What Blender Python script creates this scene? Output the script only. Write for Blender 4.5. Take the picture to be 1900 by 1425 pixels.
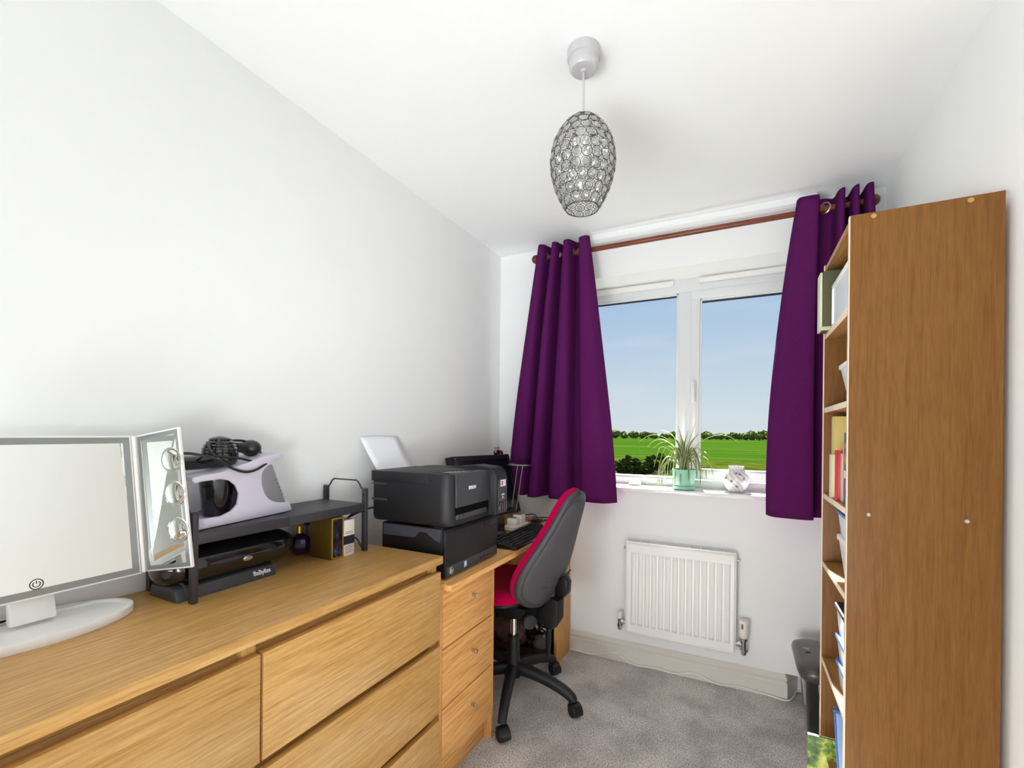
import bpy, bmesh, math, random
from mathutils import Vector, Matrix, noise
random.seed(7)
PI = math.pi
scene = bpy.context.scene
for o in list(bpy.data.objects): bpy.data.objects.remove(o)
COL = scene.collection

# ------------------------------------------------------------------ camera
EYE = 1.2753
yaw, roll = 0.46366, 0.01044
R0 = Vector((math.cos(yaw), math.sin(yaw), 0)); FW = Vector((-math.sin(yaw), math.cos(yaw), 0)); ZZ = Vector((0, 0, 1))
RT = R0*math.cos(roll) + ZZ*math.sin(roll); UP = -R0*math.sin(roll) + ZZ*math.cos(roll)
cam = bpy.data.cameras.new('camera'); cob = bpy.data.objects.new('camera', cam); COL.objects.link(cob)
m = Matrix.Identity(4)
for i in range(3):
    m[i][0] = RT[i]; m[i][1] = UP[i]; m[i][2] = -FW[i]
m[2][3] = EYE
cob.matrix_world = m
cam.sensor_fit = 'HORIZONTAL'; cam.sensor_width = 36; cam.lens = 842.55/1900*36
cam.shift_y = (802.9-712.5)/1900; cam.clip_start = 0.02; cam.clip_end = 3000
scene.camera = cob

# ------------------------------------------------------------------ light
SUN_DIR = Vector((0.20, -1.16, -1.23)).normalized()
w = bpy.data.worlds.new('world'); scene.world = w; w.use_nodes = True
nt = w.node_tree; bg = nt.nodes['Background']
# clear pale blue sky, whitening towards the horizon, with a few thin high streaks
tc0 = nt.nodes.new('ShaderNodeTexCoord'); sx0 = nt.nodes.new('ShaderNodeSeparateXYZ'); nt.links.new(tc0.outputs['Generated'], sx0.inputs[0])
rp0 = nt.nodes.new('ShaderNodeValToRGB'); nt.links.new(sx0.outputs[2], rp0.inputs[0])
def lin(c):
    return tuple((x/255/12.92 if x/255 <= .04045 else ((x/255+.055)/1.055)**2.4) for x in c)
els = rp0.color_ramp.elements
for p_, c_ in ((.0, (226, 232, 238)), (.06, (218, 228, 240)), (.16, (200, 217, 239)), (.30, (172, 200, 236)), (.60, (128, 170, 226)), (1.0, (88, 138, 212))):
    e_ = els.new(p_) if p_ not in (0., 1.) else els[0 if p_ == 0. else -1]
    e_.color = (*lin(c_), 1)
mp0 = nt.nodes.new('ShaderNodeMapping'); mp0.inputs['Scale'].default_value = (2.2, 2.2, 16); mp0.inputs['Rotation'].default_value = (.10, .16, 0); nt.links.new(tc0.outputs['Generated'], mp0.inputs[0])
nz0 = nt.nodes.new('ShaderNodeTexNoise'); nz0.inputs['Scale'].default_value = 1.6; nz0.inputs['Detail'].default_value = 3; nt.links.new(mp0.outputs[0], nz0.inputs[0])
mr0 = nt.nodes.new('ShaderNodeMapRange'); mr0.inputs[1].default_value = .5; mr0.inputs[2].default_value = .85; mr0.inputs[4].default_value = .45; nt.links.new(nz0.outputs[0], mr0.inputs[0])
mx0 = nt.nodes.new('ShaderNodeMix'); mx0.data_type = 'RGBA'; mx0.inputs[7].default_value = (*lin((232, 236, 242)), 1)
nt.links.new(mr0.outputs[0], mx0.inputs[0]); nt.links.new(rp0.outputs[0], mx0.inputs[6]); nt.links.new(mx0.outputs[2], bg.inputs[0]); bg.inputs[1].default_value = 0.86
def light(name, kind, loc, direc, energy, color=(1, 1, 1), **k):
    l = bpy.data.lights.new(name, kind); l.energy = energy; l.color = color
    for a, b in k.items(): setattr(l, a, b)
    o = bpy.data.objects.new(name, l); COL.objects.link(o); o.location = loc
    o.rotation_euler = Vector(direc).to_track_quat('-Z', 'Y').to_euler()
    return o
light('sun', 'SUN', (-1, 8, 9), SUN_DIR, 34, (1.0, 0.95, 0.88), angle=math.radians(0.9))
# fill light added behind the camera to brighten the whole room
light('rear_fill', 'AREA', (-0.80, -1.4, 0.42), (0.42, 1, 0.40), 42, (0.90, 0.95, 1.0), shape='RECTANGLE', size=1.0, size_y=0.7)
light('fill_to_ceiling', 'AREA', (-.3, -1.3, .3), (-.1, 3.0, 2.1), 1.8, (0.92, 0.96, 1.0), shape='SQUARE', size=.7, spread=math.radians(45))  # added unseen fill, aimed at the ceiling towards the window
light('fill_to_left_wall', 'AREA', (.35, -.8, .8), (-1.727, 2.7, .8), 2.2, (0.92, 0.96, 1.0), shape='SQUARE', size=.5, spread=math.radians(45))  # added unseen fill that lifts the far left wall
light('fill_to_right_wall', 'AREA', (-1.0, -.9, 1.0), (1.5, 2.3, .8), 1.8, (0.92, 0.96, 1.0), shape='SQUARE', size=.5, spread=math.radians(50))  # added unseen fill for the right wall
scene.view_settings.view_transform = 'Standard'; scene.view_settings.look = 'None'
scene.view_settings.gamma = 1; scene.view_settings.use_curve_mapping = False
scene.view_settings.exposure = 0.15
scene.cycles.max_bounces = 12; scene.cycles.diffuse_bounces = 7; scene.cycles.transparent_max_bounces = 24
scene.cycles.use_denoising = True; scene.cycles.blur_glossy = 0.1

# ------------------------------------------------------------------ materials
def lin(c):
    return tuple((x/255/12.92 if x/255 <= .04045 else ((x/255+.055)/1.055)**2.4) for x in c)
def mat(name, rgb, rough=.5, metal=0, spec=.5, coat=0, sheen=0, emit=None):
    m = bpy.data.materials.new(name); m.use_nodes = True
    b = m.node_tree.nodes['Principled BSDF']
    b.inputs['Base Color'].default_value = (*lin(rgb), 1); b.inputs['Roughness'].default_value = rough
    b.inputs['Metallic'].default_value = metal; b.inputs['Specular IOR Level'].default_value = spec
    b.inputs['Coat Weight'].default_value = coat; b.inputs['Coat Roughness'].default_value = .08
    b.inputs['Sheen Weight'].default_value = sheen
    return m
def nodes(m): return m.node_tree.nodes, m.node_tree.links, m.node_tree.nodes['Principled BSDF']
def coords(m, scale, kind='Object'):
    N, L, b = nodes(m)
    tc = N.new('ShaderNodeTexCoord'); mp = N.new('ShaderNodeMapping'); mp.inputs['Scale'].default_value = scale
    L.new(tc.outputs[kind], mp.inputs[0]); return mp.outputs[0]
def noise_node(m, vec, scale, detail=4, rough=.55, dist=0):
    N, L, b = nodes(m); n = N.new('ShaderNodeTexNoise'); n.inputs['Scale'].default_value = scale
    n.inputs['Detail'].default_value = detail; n.inputs['Roughness'].default_value = rough; n.inputs['Distortion'].default_value = dist
    L.new(vec, n.inputs['Vector']); return n.outputs[0]
def ramp(m, fac, stops):
    N, L, b = nodes(m); r = N.new('ShaderNodeValToRGB'); e = r.color_ramp.elements
    while len(e) < len(stops): e.new(.5)
    for i, (p, c) in enumerate(stops): e[i].position = p; e[i].color = (*lin(c), 1)
    L.new(fac, r.inputs[0]); return r.outputs[0]
def mix(m, a, b_, fac, mode='MIX'):
    N, L, b = nodes(m); x = N.new('ShaderNodeMix'); x.data_type = 'RGBA'; x.blend_type = mode
    def put(v, s):
        if hasattr(v, 'is_output') or hasattr(v, 'links'): L.new(v, s)
        elif isinstance(v, (int, float)): s.default_value = v
        else: s.default_value = (*lin(v), 1)
    put(fac, x.inputs[0]); put(a, x.inputs[6]); put(b_, x.inputs[7]); return x.outputs[2]
def setcol(m, out): N, L, b = nodes(m); L.new(out, b.inputs['Base Color'])
def bump(m, h, strength=.2, dist=.002):
    N, L, b = nodes(m); n = N.new('ShaderNodeBump'); n.inputs['Strength'].default_value = strength; n.inputs['Distance'].default_value = dist
    L.new(h, n.inputs['Height']); L.new(n.outputs[0], b.inputs['Normal'])
def fine(m, scale=400, strength=.12, dist=.0006):
    bump(m, noise_node(m, coords(m, (1, 1, 1)), scale, 2), strength, dist); return m
def wood(name, light_c, mid_c, dark_c, axis, freq=55, rough=.42, wav=.0, contrast=(.36, .5, .66), coat=0, spec=.2):
    m = mat(name, mid_c, rough, coat=coat, spec=spec)
    s = [freq]*3; s['XYZ'.index(axis)] = freq*.045
    v = coords(m, s)
    n1 = noise_node(m, v, 1.0, 6, .72, wav)
    c1 = ramp(m, n1, [(contrast[0], dark_c), (contrast[1], mid_c), (contrast[2], light_c)])
    s2 = [freq*5]*3; s2['XYZ'.index(axis)] = freq*.16
    n2 = noise_node(m, coords(m, s2), 1.0, 2, .5)
    c2 = ramp(m, n2, [(.3, (150, 150, 150)), (.55, (255, 255, 255))])
    setcol(m, mix(m, c1, c2, .26, 'MULTIPLY')); bump(m, n2, .10, .0006)
    return m
M = {}
M['paint'] = fine(mat('wall_paint', (239, 240, 239), .75), 350, .06)
M['ceiling'] = fine(mat('ceiling_paint', (242, 243, 243), .8), 300, .05)
M['gloss'] = mat('shaded_gloss_paint', (220, 215, 205), .3)  # skirting white darkened to beige, its shade put into the colour
M['upvc'] = mat('white_upvc', (222, 224, 224), .22)
M['sill'] = mat('white_sill_board', (240, 240, 238), .13, spec=1.0, coat=.6)
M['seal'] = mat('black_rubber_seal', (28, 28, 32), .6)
M['oak_dresser'] = wood('golden_oak_veneer', (214, 170, 106), (196, 150, 84), (164, 118, 58), 'Y', 150, .38, contrast=(.30, .5, .70), spec=.45)
M['oak_side'] = wood('golden_oak_upright', (216, 174, 108), (198, 154, 86), (164, 120, 60), 'Z', 150, .42, contrast=(.30, .5, .70))
M['desk_oak'] = wood('warm_oak_laminate', (236, 186, 120), (224, 168, 102), (198, 140, 78), 'Y', 80, .42, .4)
M['desk_side'] = wood('warm_oak_laminate_upright', (230, 178, 112), (216, 160, 96), (190, 132, 74), 'Z', 80, .45, .4)
M['book_oak'] = wood('brown_oak_laminate', (130, 88, 42), (120, 80, 36), (102, 66, 29), 'Z', 120, .42, .5, (.28, .5, .74))
M['book_shelf'] = wood('brown_oak_shelf', (190, 142, 86), (172, 124, 70), (140, 98, 52), 'Y', 46, .45, .6)
M['edge_strip'] = mat('sunlit_oak_edging', (240, 218, 190), .4)  # paled so the colour carries the sunlight on the front edges
M['pole_wood'] = wood('mahogany_stain', (140, 74, 46), (112, 54, 34), (78, 34, 22), 'X', 40, .3, coat=.3)
M['dark_wood'] = mat('dark_gap', (70, 48, 26), .6)
# carpet
c = mat('grey_carpet', (168, 158, 150), .95, spec=.15, sheen=.25); M['carpet'] = c
v = coords(c, (1, 1, 1)); n = noise_node(c, v, 170, 3, .75); big = noise_node(c, v, 5.5, 3, .55)
c1 = ramp(c, n, [(.34, (124, 114, 108)), (.49, (220, 211, 205)), (.62, (255, 252, 248))])
c2 = ramp(c, big, [(.38, (206, 206, 206)), (.6, (255, 255, 255))])
setcol(c, mix(c, c1, c2, .8, 'MULTIPLY')); bump(c, n, .9, .006)
# fabrics
def fabric(name, rgb, dark, scale=900, rough=.9, sheen=.4, st=.3):
    m = mat(name, rgb, rough, spec=.03, sheen=sheen)
    n = noise_node(m, coords(m, (1, 1, 1)), scale, 2, .6)
    setcol(m, ramp(m, n, [(.35, dark), (.65, rgb)])); bump(m, n, st, .001); return m
M['curtain'] = fabric('plum_curtain_weave', (98, 34, 94), (76, 24, 74), 500, sheen=0)
_N, _L, _b = nodes(M['curtain'])
_tr = _N.new('ShaderNodeBsdfTranslucent'); _tr.inputs[0].default_value = (*lin((150, 50, 130)), 1)
_mx = _N.new('ShaderNodeMixShader'); _mx.inputs[0].default_value = .10
_L.new(_b.outputs[0], _mx.inputs[1]); _L.new(_tr.outputs[0], _mx.inputs[2]); _L.new(_mx.outputs[0], _N['Material Output'].inputs[0])
M['red_fabric'] = fabric('crimson_upholstery', (186, 0, 70), (156, 0, 54), 1200, .9, .06)
M['shell_grey'] = fine(mat('grey_textured_shell', (76, 74, 79), .62, spec=.3), 700, .5, .0008)
M['black_plastic'] = fine(mat('black_textured_plastic', (25, 24, 27), .5, spec=.4), 900, .2)
M['black_satin'] = mat('black_satin_plastic', (18, 17, 20), .36)
M['dark_grey'] = mat('charcoal_plastic', (58, 58, 62), .45)
M['gloss_black'] = mat('gloss_black_plastic', (16, 15, 17), .1, coat=.6)
M['riser_black'] = mat('matt_black_steel', (52, 51, 56), .5)
M['chrome'] = mat('chrome', (215, 215, 218), .12, 1)
M['steel'] = mat('brushed_nickel', (196, 192, 186), .3, 1)
M['wire'] = mat('polished_wire', (96, 94, 94), .25, 1)
M['white_plastic'] = mat('white_plastic', (236, 234, 230), .35)
M['cream_plastic'] = mat('cream_plastic', (234, 229, 216), .4)
M['pearl'] = mat('white_lamp_plastic', (186, 184, 186), .3)
M['lilac'] = mat('pale_lilac_plastic', (205, 200, 214), .42)
M['panel_grey'] = mat('silver_grey_panel', (150, 152, 156), .35, .4)
M['white_enamel'] = mat('white_enamel', (240, 239, 235), .25)
M['paper'] = mat('white_paper', (240, 240, 244), .7)
M['gold'] = mat('gold_foil', (214, 176, 62), .28, .8)
M['print_white'] = mat('white_print', (226, 226, 230), .5)
M['print_grey'] = mat('grey_print', (120, 116, 116), .6)
M['navy'] = mat('navy_band', (30, 32, 48), .5)
M['box_cream'] = mat('cream_card', (226, 218, 206), .6)
M['box_brown'] = mat('mauve_brown_card', (110, 92, 92), .6)
M['mint'] = mat('mint_green_ceramic', (150, 204, 180), .35)
M['soil'] = mat('potting_soil', (60, 44, 32), .95)
M['perfume'] = mat('deep_purple_glass', (38, 10, 52), .18, coat=.5)
M['blue'] = mat('blue_plastic', (76, 130, 214), .35)
M['blue_lid'] = mat('bright_blue_lid', (52, 108, 190), .35)
M['frost'] = mat('frosted_tub_plastic', (222, 226, 232), .3)
M['olive'] = fine(mat('sage_green_card', (86, 86, 63), .7, spec=.1), 500, .2)
M['cable_black'] = mat('black_cable', (22, 22, 24), .5)
M['mirror'] = mat('mirror_silver', (236, 238, 234), .01, 1)
M['mirror_frost'] = mat('frosted_mirror_border', (150, 152, 152), .35, .85)
M['screen'] = mat('monitor_screen', (22, 24, 34), .22, coat=.4)
def glassy(name, fac, tint=(255, 255, 255), rough=.0):
    m = bpy.data.materials.new(name); m.use_nodes = True; N = m.node_tree.nodes; L = m.node_tree.links
    N.remove(N['Principled BSDF'])
    t = N.new('ShaderNodeBsdfTransparent'); t.inputs[0].default_value = (*lin(tint), 1)
    g = N.new('ShaderNodeBsdfGlossy'); g.inputs['Roughness'].default_value = rough
    x = N.new('ShaderNodeMixShader'); lw_ = N.new('ShaderNodeLayerWeight'); lw_.inputs[0].default_value = .5
    pw_ = N.new('ShaderNodeMath'); pw_.operation = 'POWER'; pw_.inputs[1].default_value = 4; L.new(lw_.outputs['Facing'], pw_.inputs[0])
    f = N.new('ShaderNodeMath'); f.operation = 'MULTIPLY_ADD'; f.inputs[1].default_value = (.8 if fac > .05 else .25)-fac; f.inputs[2].default_value = fac; L.new(pw_.outputs[0], f.inputs[0])
    L.new(f.outputs[0], x.inputs[0]); L.new(t.outputs[0], x.inputs[1]); L.new(g.outputs[0], x.inputs[2])
    L.new(x.outputs[0], N['Material Output'].inputs[0]); return m
M['glass'] = glassy('window_glass', .004, (250, 253, 252))
M['crystal'] = glassy('crystal_glass', .30, (230, 230, 228), .06)
M['bag'] = glassy('clear_polythene', .12, (190, 182, 184), .12)

# ------------------------------------------------------------------ mesh helpers
class MB:
    def __init__(s): s.bm = bmesh.new()
    def box(s, x0, x1, y0, y1, z0, z1, bev=0, seg=2, rot=None, piv=None):
        r = bmesh.ops.create_cube(s.bm, size=1); vs = r['verts']
        for v in vs:
            v.co = Vector(((x0+x1)/2+v.co.x*(x1-x0), (y0+y1)/2+v.co.y*(y1-y0), (z0+z1)/2+v.co.z*(z1-z0)))
        if rot is not None:
            bmesh.ops.rotate(s.bm, verts=vs, cent=piv or Vector(((x0+x1)/2, (y0+y1)/2, (z0+z1)/2)), matrix=rot)
        if bev: 
            es = list({e for v in vs for e in v.link_edges})
            bmesh.ops.bevel(s.bm, geom=es, offset=bev, segments=seg, affect='EDGES', profile=.5)
        return s
    def prism(s, pts, ext, bev=0, seg=2):
        """pts: list of 3d points (planar), ext: extrusion vector"""
        vs = [s.bm.verts.new(p) for p in pts]; f = s.bm.faces.new(vs)
        r = bmesh.ops.extrude_face_region(s.bm, geom=[f]); nv = [g for g in r['geom'] if isinstance(g, bmesh.types.BMVert)]
        bmesh.ops.translate(s.bm, verts=nv, vec=Vector(ext))
        allv = vs+nv
        fs = list({f for v in allv for f in v.link_faces}); bmesh.ops.recalc_face_normals(s.bm, faces=fs)
        if bev:
            big = [f for f in fs if len(f.verts) == len(pts) and f.is_valid]
            es = list({e for f in big for e in f.edges})
            bmesh.ops.bevel(s.bm, geom=es, offset=bev, segments=seg, affect='EDGES', profile=.5)
        return s
    def tube(s, pts, r, n=8, closed=False, caps=True):
        pts = [Vector(p) for p in pts]; k = len(pts); rings = []
        rr = r if isinstance(r, (list, tuple)) else [r]*k
        ref = None
        for i, p in enumerate(pts):
            a = pts[(i-1) % k] if (closed or i > 0) else p; b = pts[(i+1) % k] if (closed or i < k-1) else p
            t = (b-a).normalized()
            if ref is None:
                ref = t.orthogonal().normalized()
            ref = (ref - t*ref.dot(t)).normalized(); q = t.cross(ref)
            rings.append([s.bm.verts.new(p+(ref*math.cos(2*PI*j/n)+q*math.sin(2*PI*j/n))*rr[i]) for j in range(n)])
        for i in range(k if closed else k-1):
            A, B = rings[i], rings[(i+1) % k]
            for j in range(n): s.bm.faces.new((A[j], A[(j+1) % n], B[(j+1) % n], B[j]))
        if caps and not closed:
            s.bm.faces.new(rings[0][::-1]); s.bm.faces.new(rings[-1])
        return s
    def lathe(s, prof, c=(0, 0, 0), n=24, axis=(0, 0, 1)):
        """prof: list of (r, h)"""
        ax = Vector(axis).normalized(); u = ax.orthogonal().normalized(); w_ = ax.cross(u); c = Vector(c); rings = []
        for r, h in prof:
            if r < 1e-6: rings.append([s.bm.verts.new(c+ax*h)])
            else: rings.append([s.bm.verts.new(c+ax*h+(u*math.cos(2*PI*j/n)+w_*math.sin(2*PI*j/n))*r) for j in range(n)])
        for A, B in zip(rings, rings[1:]):
            for j in range(n):
                k = (j+1) % n
                if len(A) == 1 and len(B) == 1: continue
                if len(A) == 1: s.bm.faces.new((A[0], B[k], B[j]))
                elif len(B) == 1: s.bm.faces.new((A[j], A[k], B[0]))
                else: s.bm.faces.new((A[j], A[k], B[k], B[j]))
        return s
    def cyl(s, p0, p1, r0, r1=None, n=20, bev=0):
        p0 = Vector(p0); p1 = Vector(p1); h = (p1-p0).length; r1 = r0 if r1 is None else r1
        pr = [(0, 0), (r0-bev, 0), (r0, bev), (r1, h-bev), (r1-bev, h), (0, h)] if bev else [(0, 0), (r0, 0), (r1, h), (0, h)]
        return s.lathe(pr, p0, n, p1-p0)
    def ball(s, c, r, n=16, m_=10, sc=(1, 1, 1)):
        pr = [(r*math.sin(PI*i/m_), -r*math.cos(PI*i/m_)) for i in range(m_+1)]; k = len(s.bm.verts)
        pr[0] = (0, -r); pr[-1] = (0, r)
        s.lathe(pr, (0, 0, 0), n); s.bm.verts.ensure_lookup_table()
        for v in list(s.bm.verts)[k:]: v.co = Vector(c)+Vector((v.co.x*sc[0], v.co.y*sc[1], v.co.z*sc[2]))
        return s
    def quad(s, *ps):
        s.bm.faces.new([s.bm.verts.new(p) for p in ps]); return s
    def grid(s, rows):
        V = [[s.bm.verts.new(p) for p in r] for r in rows]
        for A, B in zip(V, V[1:]):
            for j in range(len(A)-1): s.bm.faces.new((A[j], A[j+1], B[j+1], B[j]))
        return s
    def rot(s, mtx, piv):
        bmesh.ops.rotate(s.bm, verts=s.bm.verts, cent=Vector(piv), matrix=mtx); return s
def worigin(o):
    v = Vector((0, 0, 0))
    while o: v += Vector(o.location); o = o.parent
    return v
def finish(me, mat_, smooth):
    if mat_: me.materials.append(mat_)
    if smooth:
        for p in me.polygons: p.use_smooth = True
        try: me.set_sharp_from_angle(angle=math.radians(smooth if smooth is not True else 40))
        except Exception: pass
def obj(name, mb, mt, parent=None, smooth=True, label=None, normals=True):
    if normals: bmesh.ops.recalc_face_normals(mb.bm, faces=mb.bm.faces)
    off = worigin(parent) if parent else Vector((0, 0, 0))
    bmesh.ops.translate(mb.bm, verts=mb.bm.verts, vec=-off)
    me = bpy.data.meshes.new(name); mb.bm.to_mesh(me); mb.bm.free()
    finish(me, mt, smooth)
    o = bpy.data.objects.new(name, me); COL.objects.link(o)
    if parent: o.parent = parent
    if label: o['label'] = label
    return o
def thing(name, loc, label, cat, group=None):
    o = bpy.data.objects.new(name, None); COL.objects.link(o); o.location = loc; o.empty_display_size = .05
    o['label'] = label; o['category'] = cat
    if group: o['group'] = group
    return o
def tag(o, label, cat, group=None):
    o['label'] = label; o['category'] = cat
    if group: o['group'] = group
    return o
def solo(name, mb, mt, loc, label, cat, group=None, smooth=True):
    """a thing that is one mesh: origin at loc"""
    loc = Vector(loc); bmesh.ops.translate(mb.bm, verts=mb.bm.verts, vec=-loc)
    o = obj(name, mb, mt, None, smooth); o.location = loc
    return tag(o, label, cat, group)
def struct(name, mb, mt, parent=None, smooth=False):
    o = obj(name, mb, mt, parent, smooth)
    if not parent: o['kind'] = 'structure'
    return o
def spline(pts, n=8, closed=False):
    P = [Vector(p) for p in pts]; k = len(P); out = []
    for i in range(k if closed else k-1):
        if closed: a, b, c_, d = P[(i-1) % k], P[i], P[(i+1) % k], P[(i+2) % k]
        else: a, b, c_, d = P[max(i-1, 0)], P[i], P[i+1], P[min(i+2, k-1)]
        for j in range(n):
            t = j/n
            out.append(.5*((2*b)+(c_-a)*t+(2*a-5*b+4*c_-d)*t*t+(-a+3*b-3*c_+d)*t**3))
    if not closed: out.append(P[-1])
    return out
def text(body, size, origin, xdir, ydir, mt, parent, name='lettering', bold=0, space=1.0, shear=0, xs=1.0):
    cu = bpy.data.curves.new(name, 'FONT'); cu.body = body; cu.size = size; cu.extrude = .0003; cu.offset = bold
    cu.space_character = space; cu.shear = shear; cu.align_x = 'CENTER'; cu.align_y = 'CENTER'; cu.resolution_u = 3
    t = bpy.data.objects.new(name, cu); COL.objects.link(t)
    me = bpy.data.meshes.new_from_object(t); bpy.data.objects.remove(t)
    X = Vector(xdir).normalized(); Y = Vector(ydir).normalized(); Z = X.cross(Y); off = worigin(parent)
    for v in me.vertices: v.co = Vector(origin)-off+X*v.co.x*xs+Y*v.co.y+Z*v.co.z
    me.materials.clear(); me.materials.append(mt)
    o = bpy.data.objects.new(name, me); COL.objects.link(o); o.parent = parent; return o
def ROT(axis, deg): return Matrix.Rotation(math.radians(deg), 3, axis)
# ================================================================== SETTING
XL, XR, YB, YR, H = -1.377, 0.58, 2.569, -3.9, 2.40
struct('floor', MB().box(XL-.1, XR+.1, YR-.1, YB+.3, -.12, 0), M['carpet'])
struct('ceiling', MB().box(XL-.1, XR+.1, YR-.1, YB+.3, H, H+.12), M['ceiling'])
struct('wall_left', MB().box(XL-.1, XL, YR-.1, YB+.25, 0, H), M['paint'])
struct('wall_right', MB().box(XR, XR+.1, YR-.1, YB+.25, 0, H), M['paint'])
wl, wr, wb, wt, wt2 = -.90, .34, .958, 2.1735, 2.150       # window opening
b = MB()
b.box(XL, wl, YB, YB+.24, 0, H)
b.box(wl, .208, YB, YB+.24, 0, wb)
b.prism([(.208, YB, 0), (.262, YB+.12, 0), (XR, YB+.12, 0), (XR, YB+.24, 0), (.208, YB+.24, 0)], (0, 0, .12))
b.box(.208, XR, YB, YB+.24, .12, wb)
b.box(wr, XR, YB, YB+.24, wb, H)
b.prism([(wl, YB, wt), (wl, YB+.155, wt2), (wl, YB+.24, wt2), (wl, YB+.24, H), (wl, YB, H)], (wr-wl, 0, 0))
struct('wall_back', b, M['paint'])
struct('wall_rear', MB().box(XL, XR, YR-.1, YR-.02, 0, H), M['paint'])
# skirting: ogee profile swept along the wall
PROF = [(.0, .0), (.018, .0), (.018, .074), (.016, .078), (.0125, .080), (.0125, .086), (.0165, .092), (.0165, .100), (.011, .106), (.008, .112), (.003, .118), (0, .118)]
def skirt(name, path, inward):
    b = MB(); rows = []
    n = len(path)
    for i, p in enumerate(path):
        p = Vector(p); d = Vector(inward[i])
        rows.append([(p.x+d.x*a, p.y+d.y*a, z) for a, z in PROF])
    b.grid(rows); b.bm.faces.new([v for v in b.bm.verts][:len(PROF)]); 
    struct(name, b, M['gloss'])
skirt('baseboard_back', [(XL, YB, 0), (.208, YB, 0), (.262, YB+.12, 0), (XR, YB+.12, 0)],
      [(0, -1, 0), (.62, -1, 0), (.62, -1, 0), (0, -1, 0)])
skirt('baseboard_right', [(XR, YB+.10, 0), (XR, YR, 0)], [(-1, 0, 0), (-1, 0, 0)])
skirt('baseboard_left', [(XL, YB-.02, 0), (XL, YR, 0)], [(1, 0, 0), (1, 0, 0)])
# curtain batten under the ceiling
struct('trim_1', MB().box(-.833, .313, 2.497, YB, 2.366, H, .003), M['ceiling'], smooth=True)

# ------------------------------------------------------------------ window
win = bpy.data.objects.new('window_1', None); COL.objects.link(win); win.location = (-.28, 2.72, wb); win['kind'] = 'structure'
YF = 2.722                                                # inner face of the frame
def bar(name, x0, x1, z0, z1, y0=YF, y1=YF+.065, bev=.003): return obj(name, MB().box(x0, x1, y0, y1, z0, z1, bev), M['upvc'], win)
ZB, ZT = .98, 2.152
bar('frame_rail', wl, wr, ZB, 1.022); bar('frame_rail', wl, wr, 2.078, ZT)
bar('frame_jamb', wl, wl+.055, 1.022, 2.078); bar('frame_jamb', wr-.055, wr, 1.022, 2.078)
bar('mullion', -.314, -.246, 1.022, 2.078)
# beads of the fixed left light
gl0, gl1, gz0, gz1 = wl+.055, -.314, 1.022, 2.078
for nm, a in (('bead', (gl0, gl1, gz0, gz0+.012)), ('bead', (gl0, gl1, gz1-.010, gz1)), ('bead', (gl0, gl0+.010, gz0, gz1)), ('bead', (gl1-.010, gl1, gz0, gz1))):
    bar(nm, *a, YF+.010, YF+.03, .002)
obj('pane', MB().box(gl0+.008, gl1-.008, YF+.034, YF+.038, gz0+.008, gz1-.008), M['glass'], win)
obj('dark_reveal_strip', MB().box(gl0+.010, gl1-.010, YF+.026, YF+.0335, gz1-.018, gz1-.010), M['seal'], win)  # black strip painted in for the dark outer frame reveal
# opening sash on the right
s0, s1, sz0, sz1 = -.246, wr-.05, 1.030, 2.076
sw = .047
sash = obj('sash', MB().box(s0, s1, YF-.014, YF+.03, sz0, sz0+sw, .004).box(s0, s1, YF-.014, YF+.03, sz1-sw, sz1, .004)
           .box(s0, s0+sw, YF-.0135, YF+.03, sz0+.001, sz1-.001, .004).box(s1-sw, s1, YF-.0135, YF+.03, sz0+.001, sz1-.001, .004), M['upvc'], win)
bz = MB()
for a in ((s0+sw, s1-sw, sz0+sw, sz0+sw+.01), (s0+sw, s1-sw, sz1-sw-.01, sz1-sw), (s0+sw, s0+sw+.009, sz0+sw, sz1-sw), (s1-sw-.009, s1-sw, sz0+sw, sz1-sw)):
    bz.box(a[0], a[1], YF-.004, YF+.02, a[2], a[3], .002)
obj('bead', bz, M['upvc'], sash)
obj('pane', MB().box(s0+sw, s1-sw, YF+.022, YF+.026, sz0+sw, sz1-sw), M['glass'], sash)
obj('dark_reveal_strip', MB().box(s0+sw+.009, s1-sw-.009, YF+.012, YF+.0205, sz1-sw-.019, sz1-sw-.010), M['seal'], sash)  # dark outer reveal above the sash glass, painted as a black strip
hd = MB().box(-.240, -.216, YF-.027, YF-.0145, 1.515, 1.575, .005).cyl((-.228, YF-.027, 1.548), (-.228, YF-.05, 1.548), .009, n=12)
hd.box(-.237, -.220, YF-.058, YF-.045, 1.452, 1.562, .006)
obj('handle', hd, M['white_plastic'], sash)
for x0, x1 in ((-.80, -.340), (-.205, .25)):
    v_ = obj('trickle_vent', MB().box(x0, x1, YF-.020, YF-.001, 2.116, 2.146, .004), M['white_plastic'], win)
    obj('vent_flap', MB().box(x0+.012, x1-.012, YF-.026, YF-.0205, 2.120, 2.136, .002), M['white_plastic'], v_)
sl = MB().box(wl, wr, YB, YF+.04, wb, ZB, 0).box(wl-.03, wr+.03, 2.522, YB-.0005, wb, ZB, .006)
obj('window_sill', sl, M['sill'], win)

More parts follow.
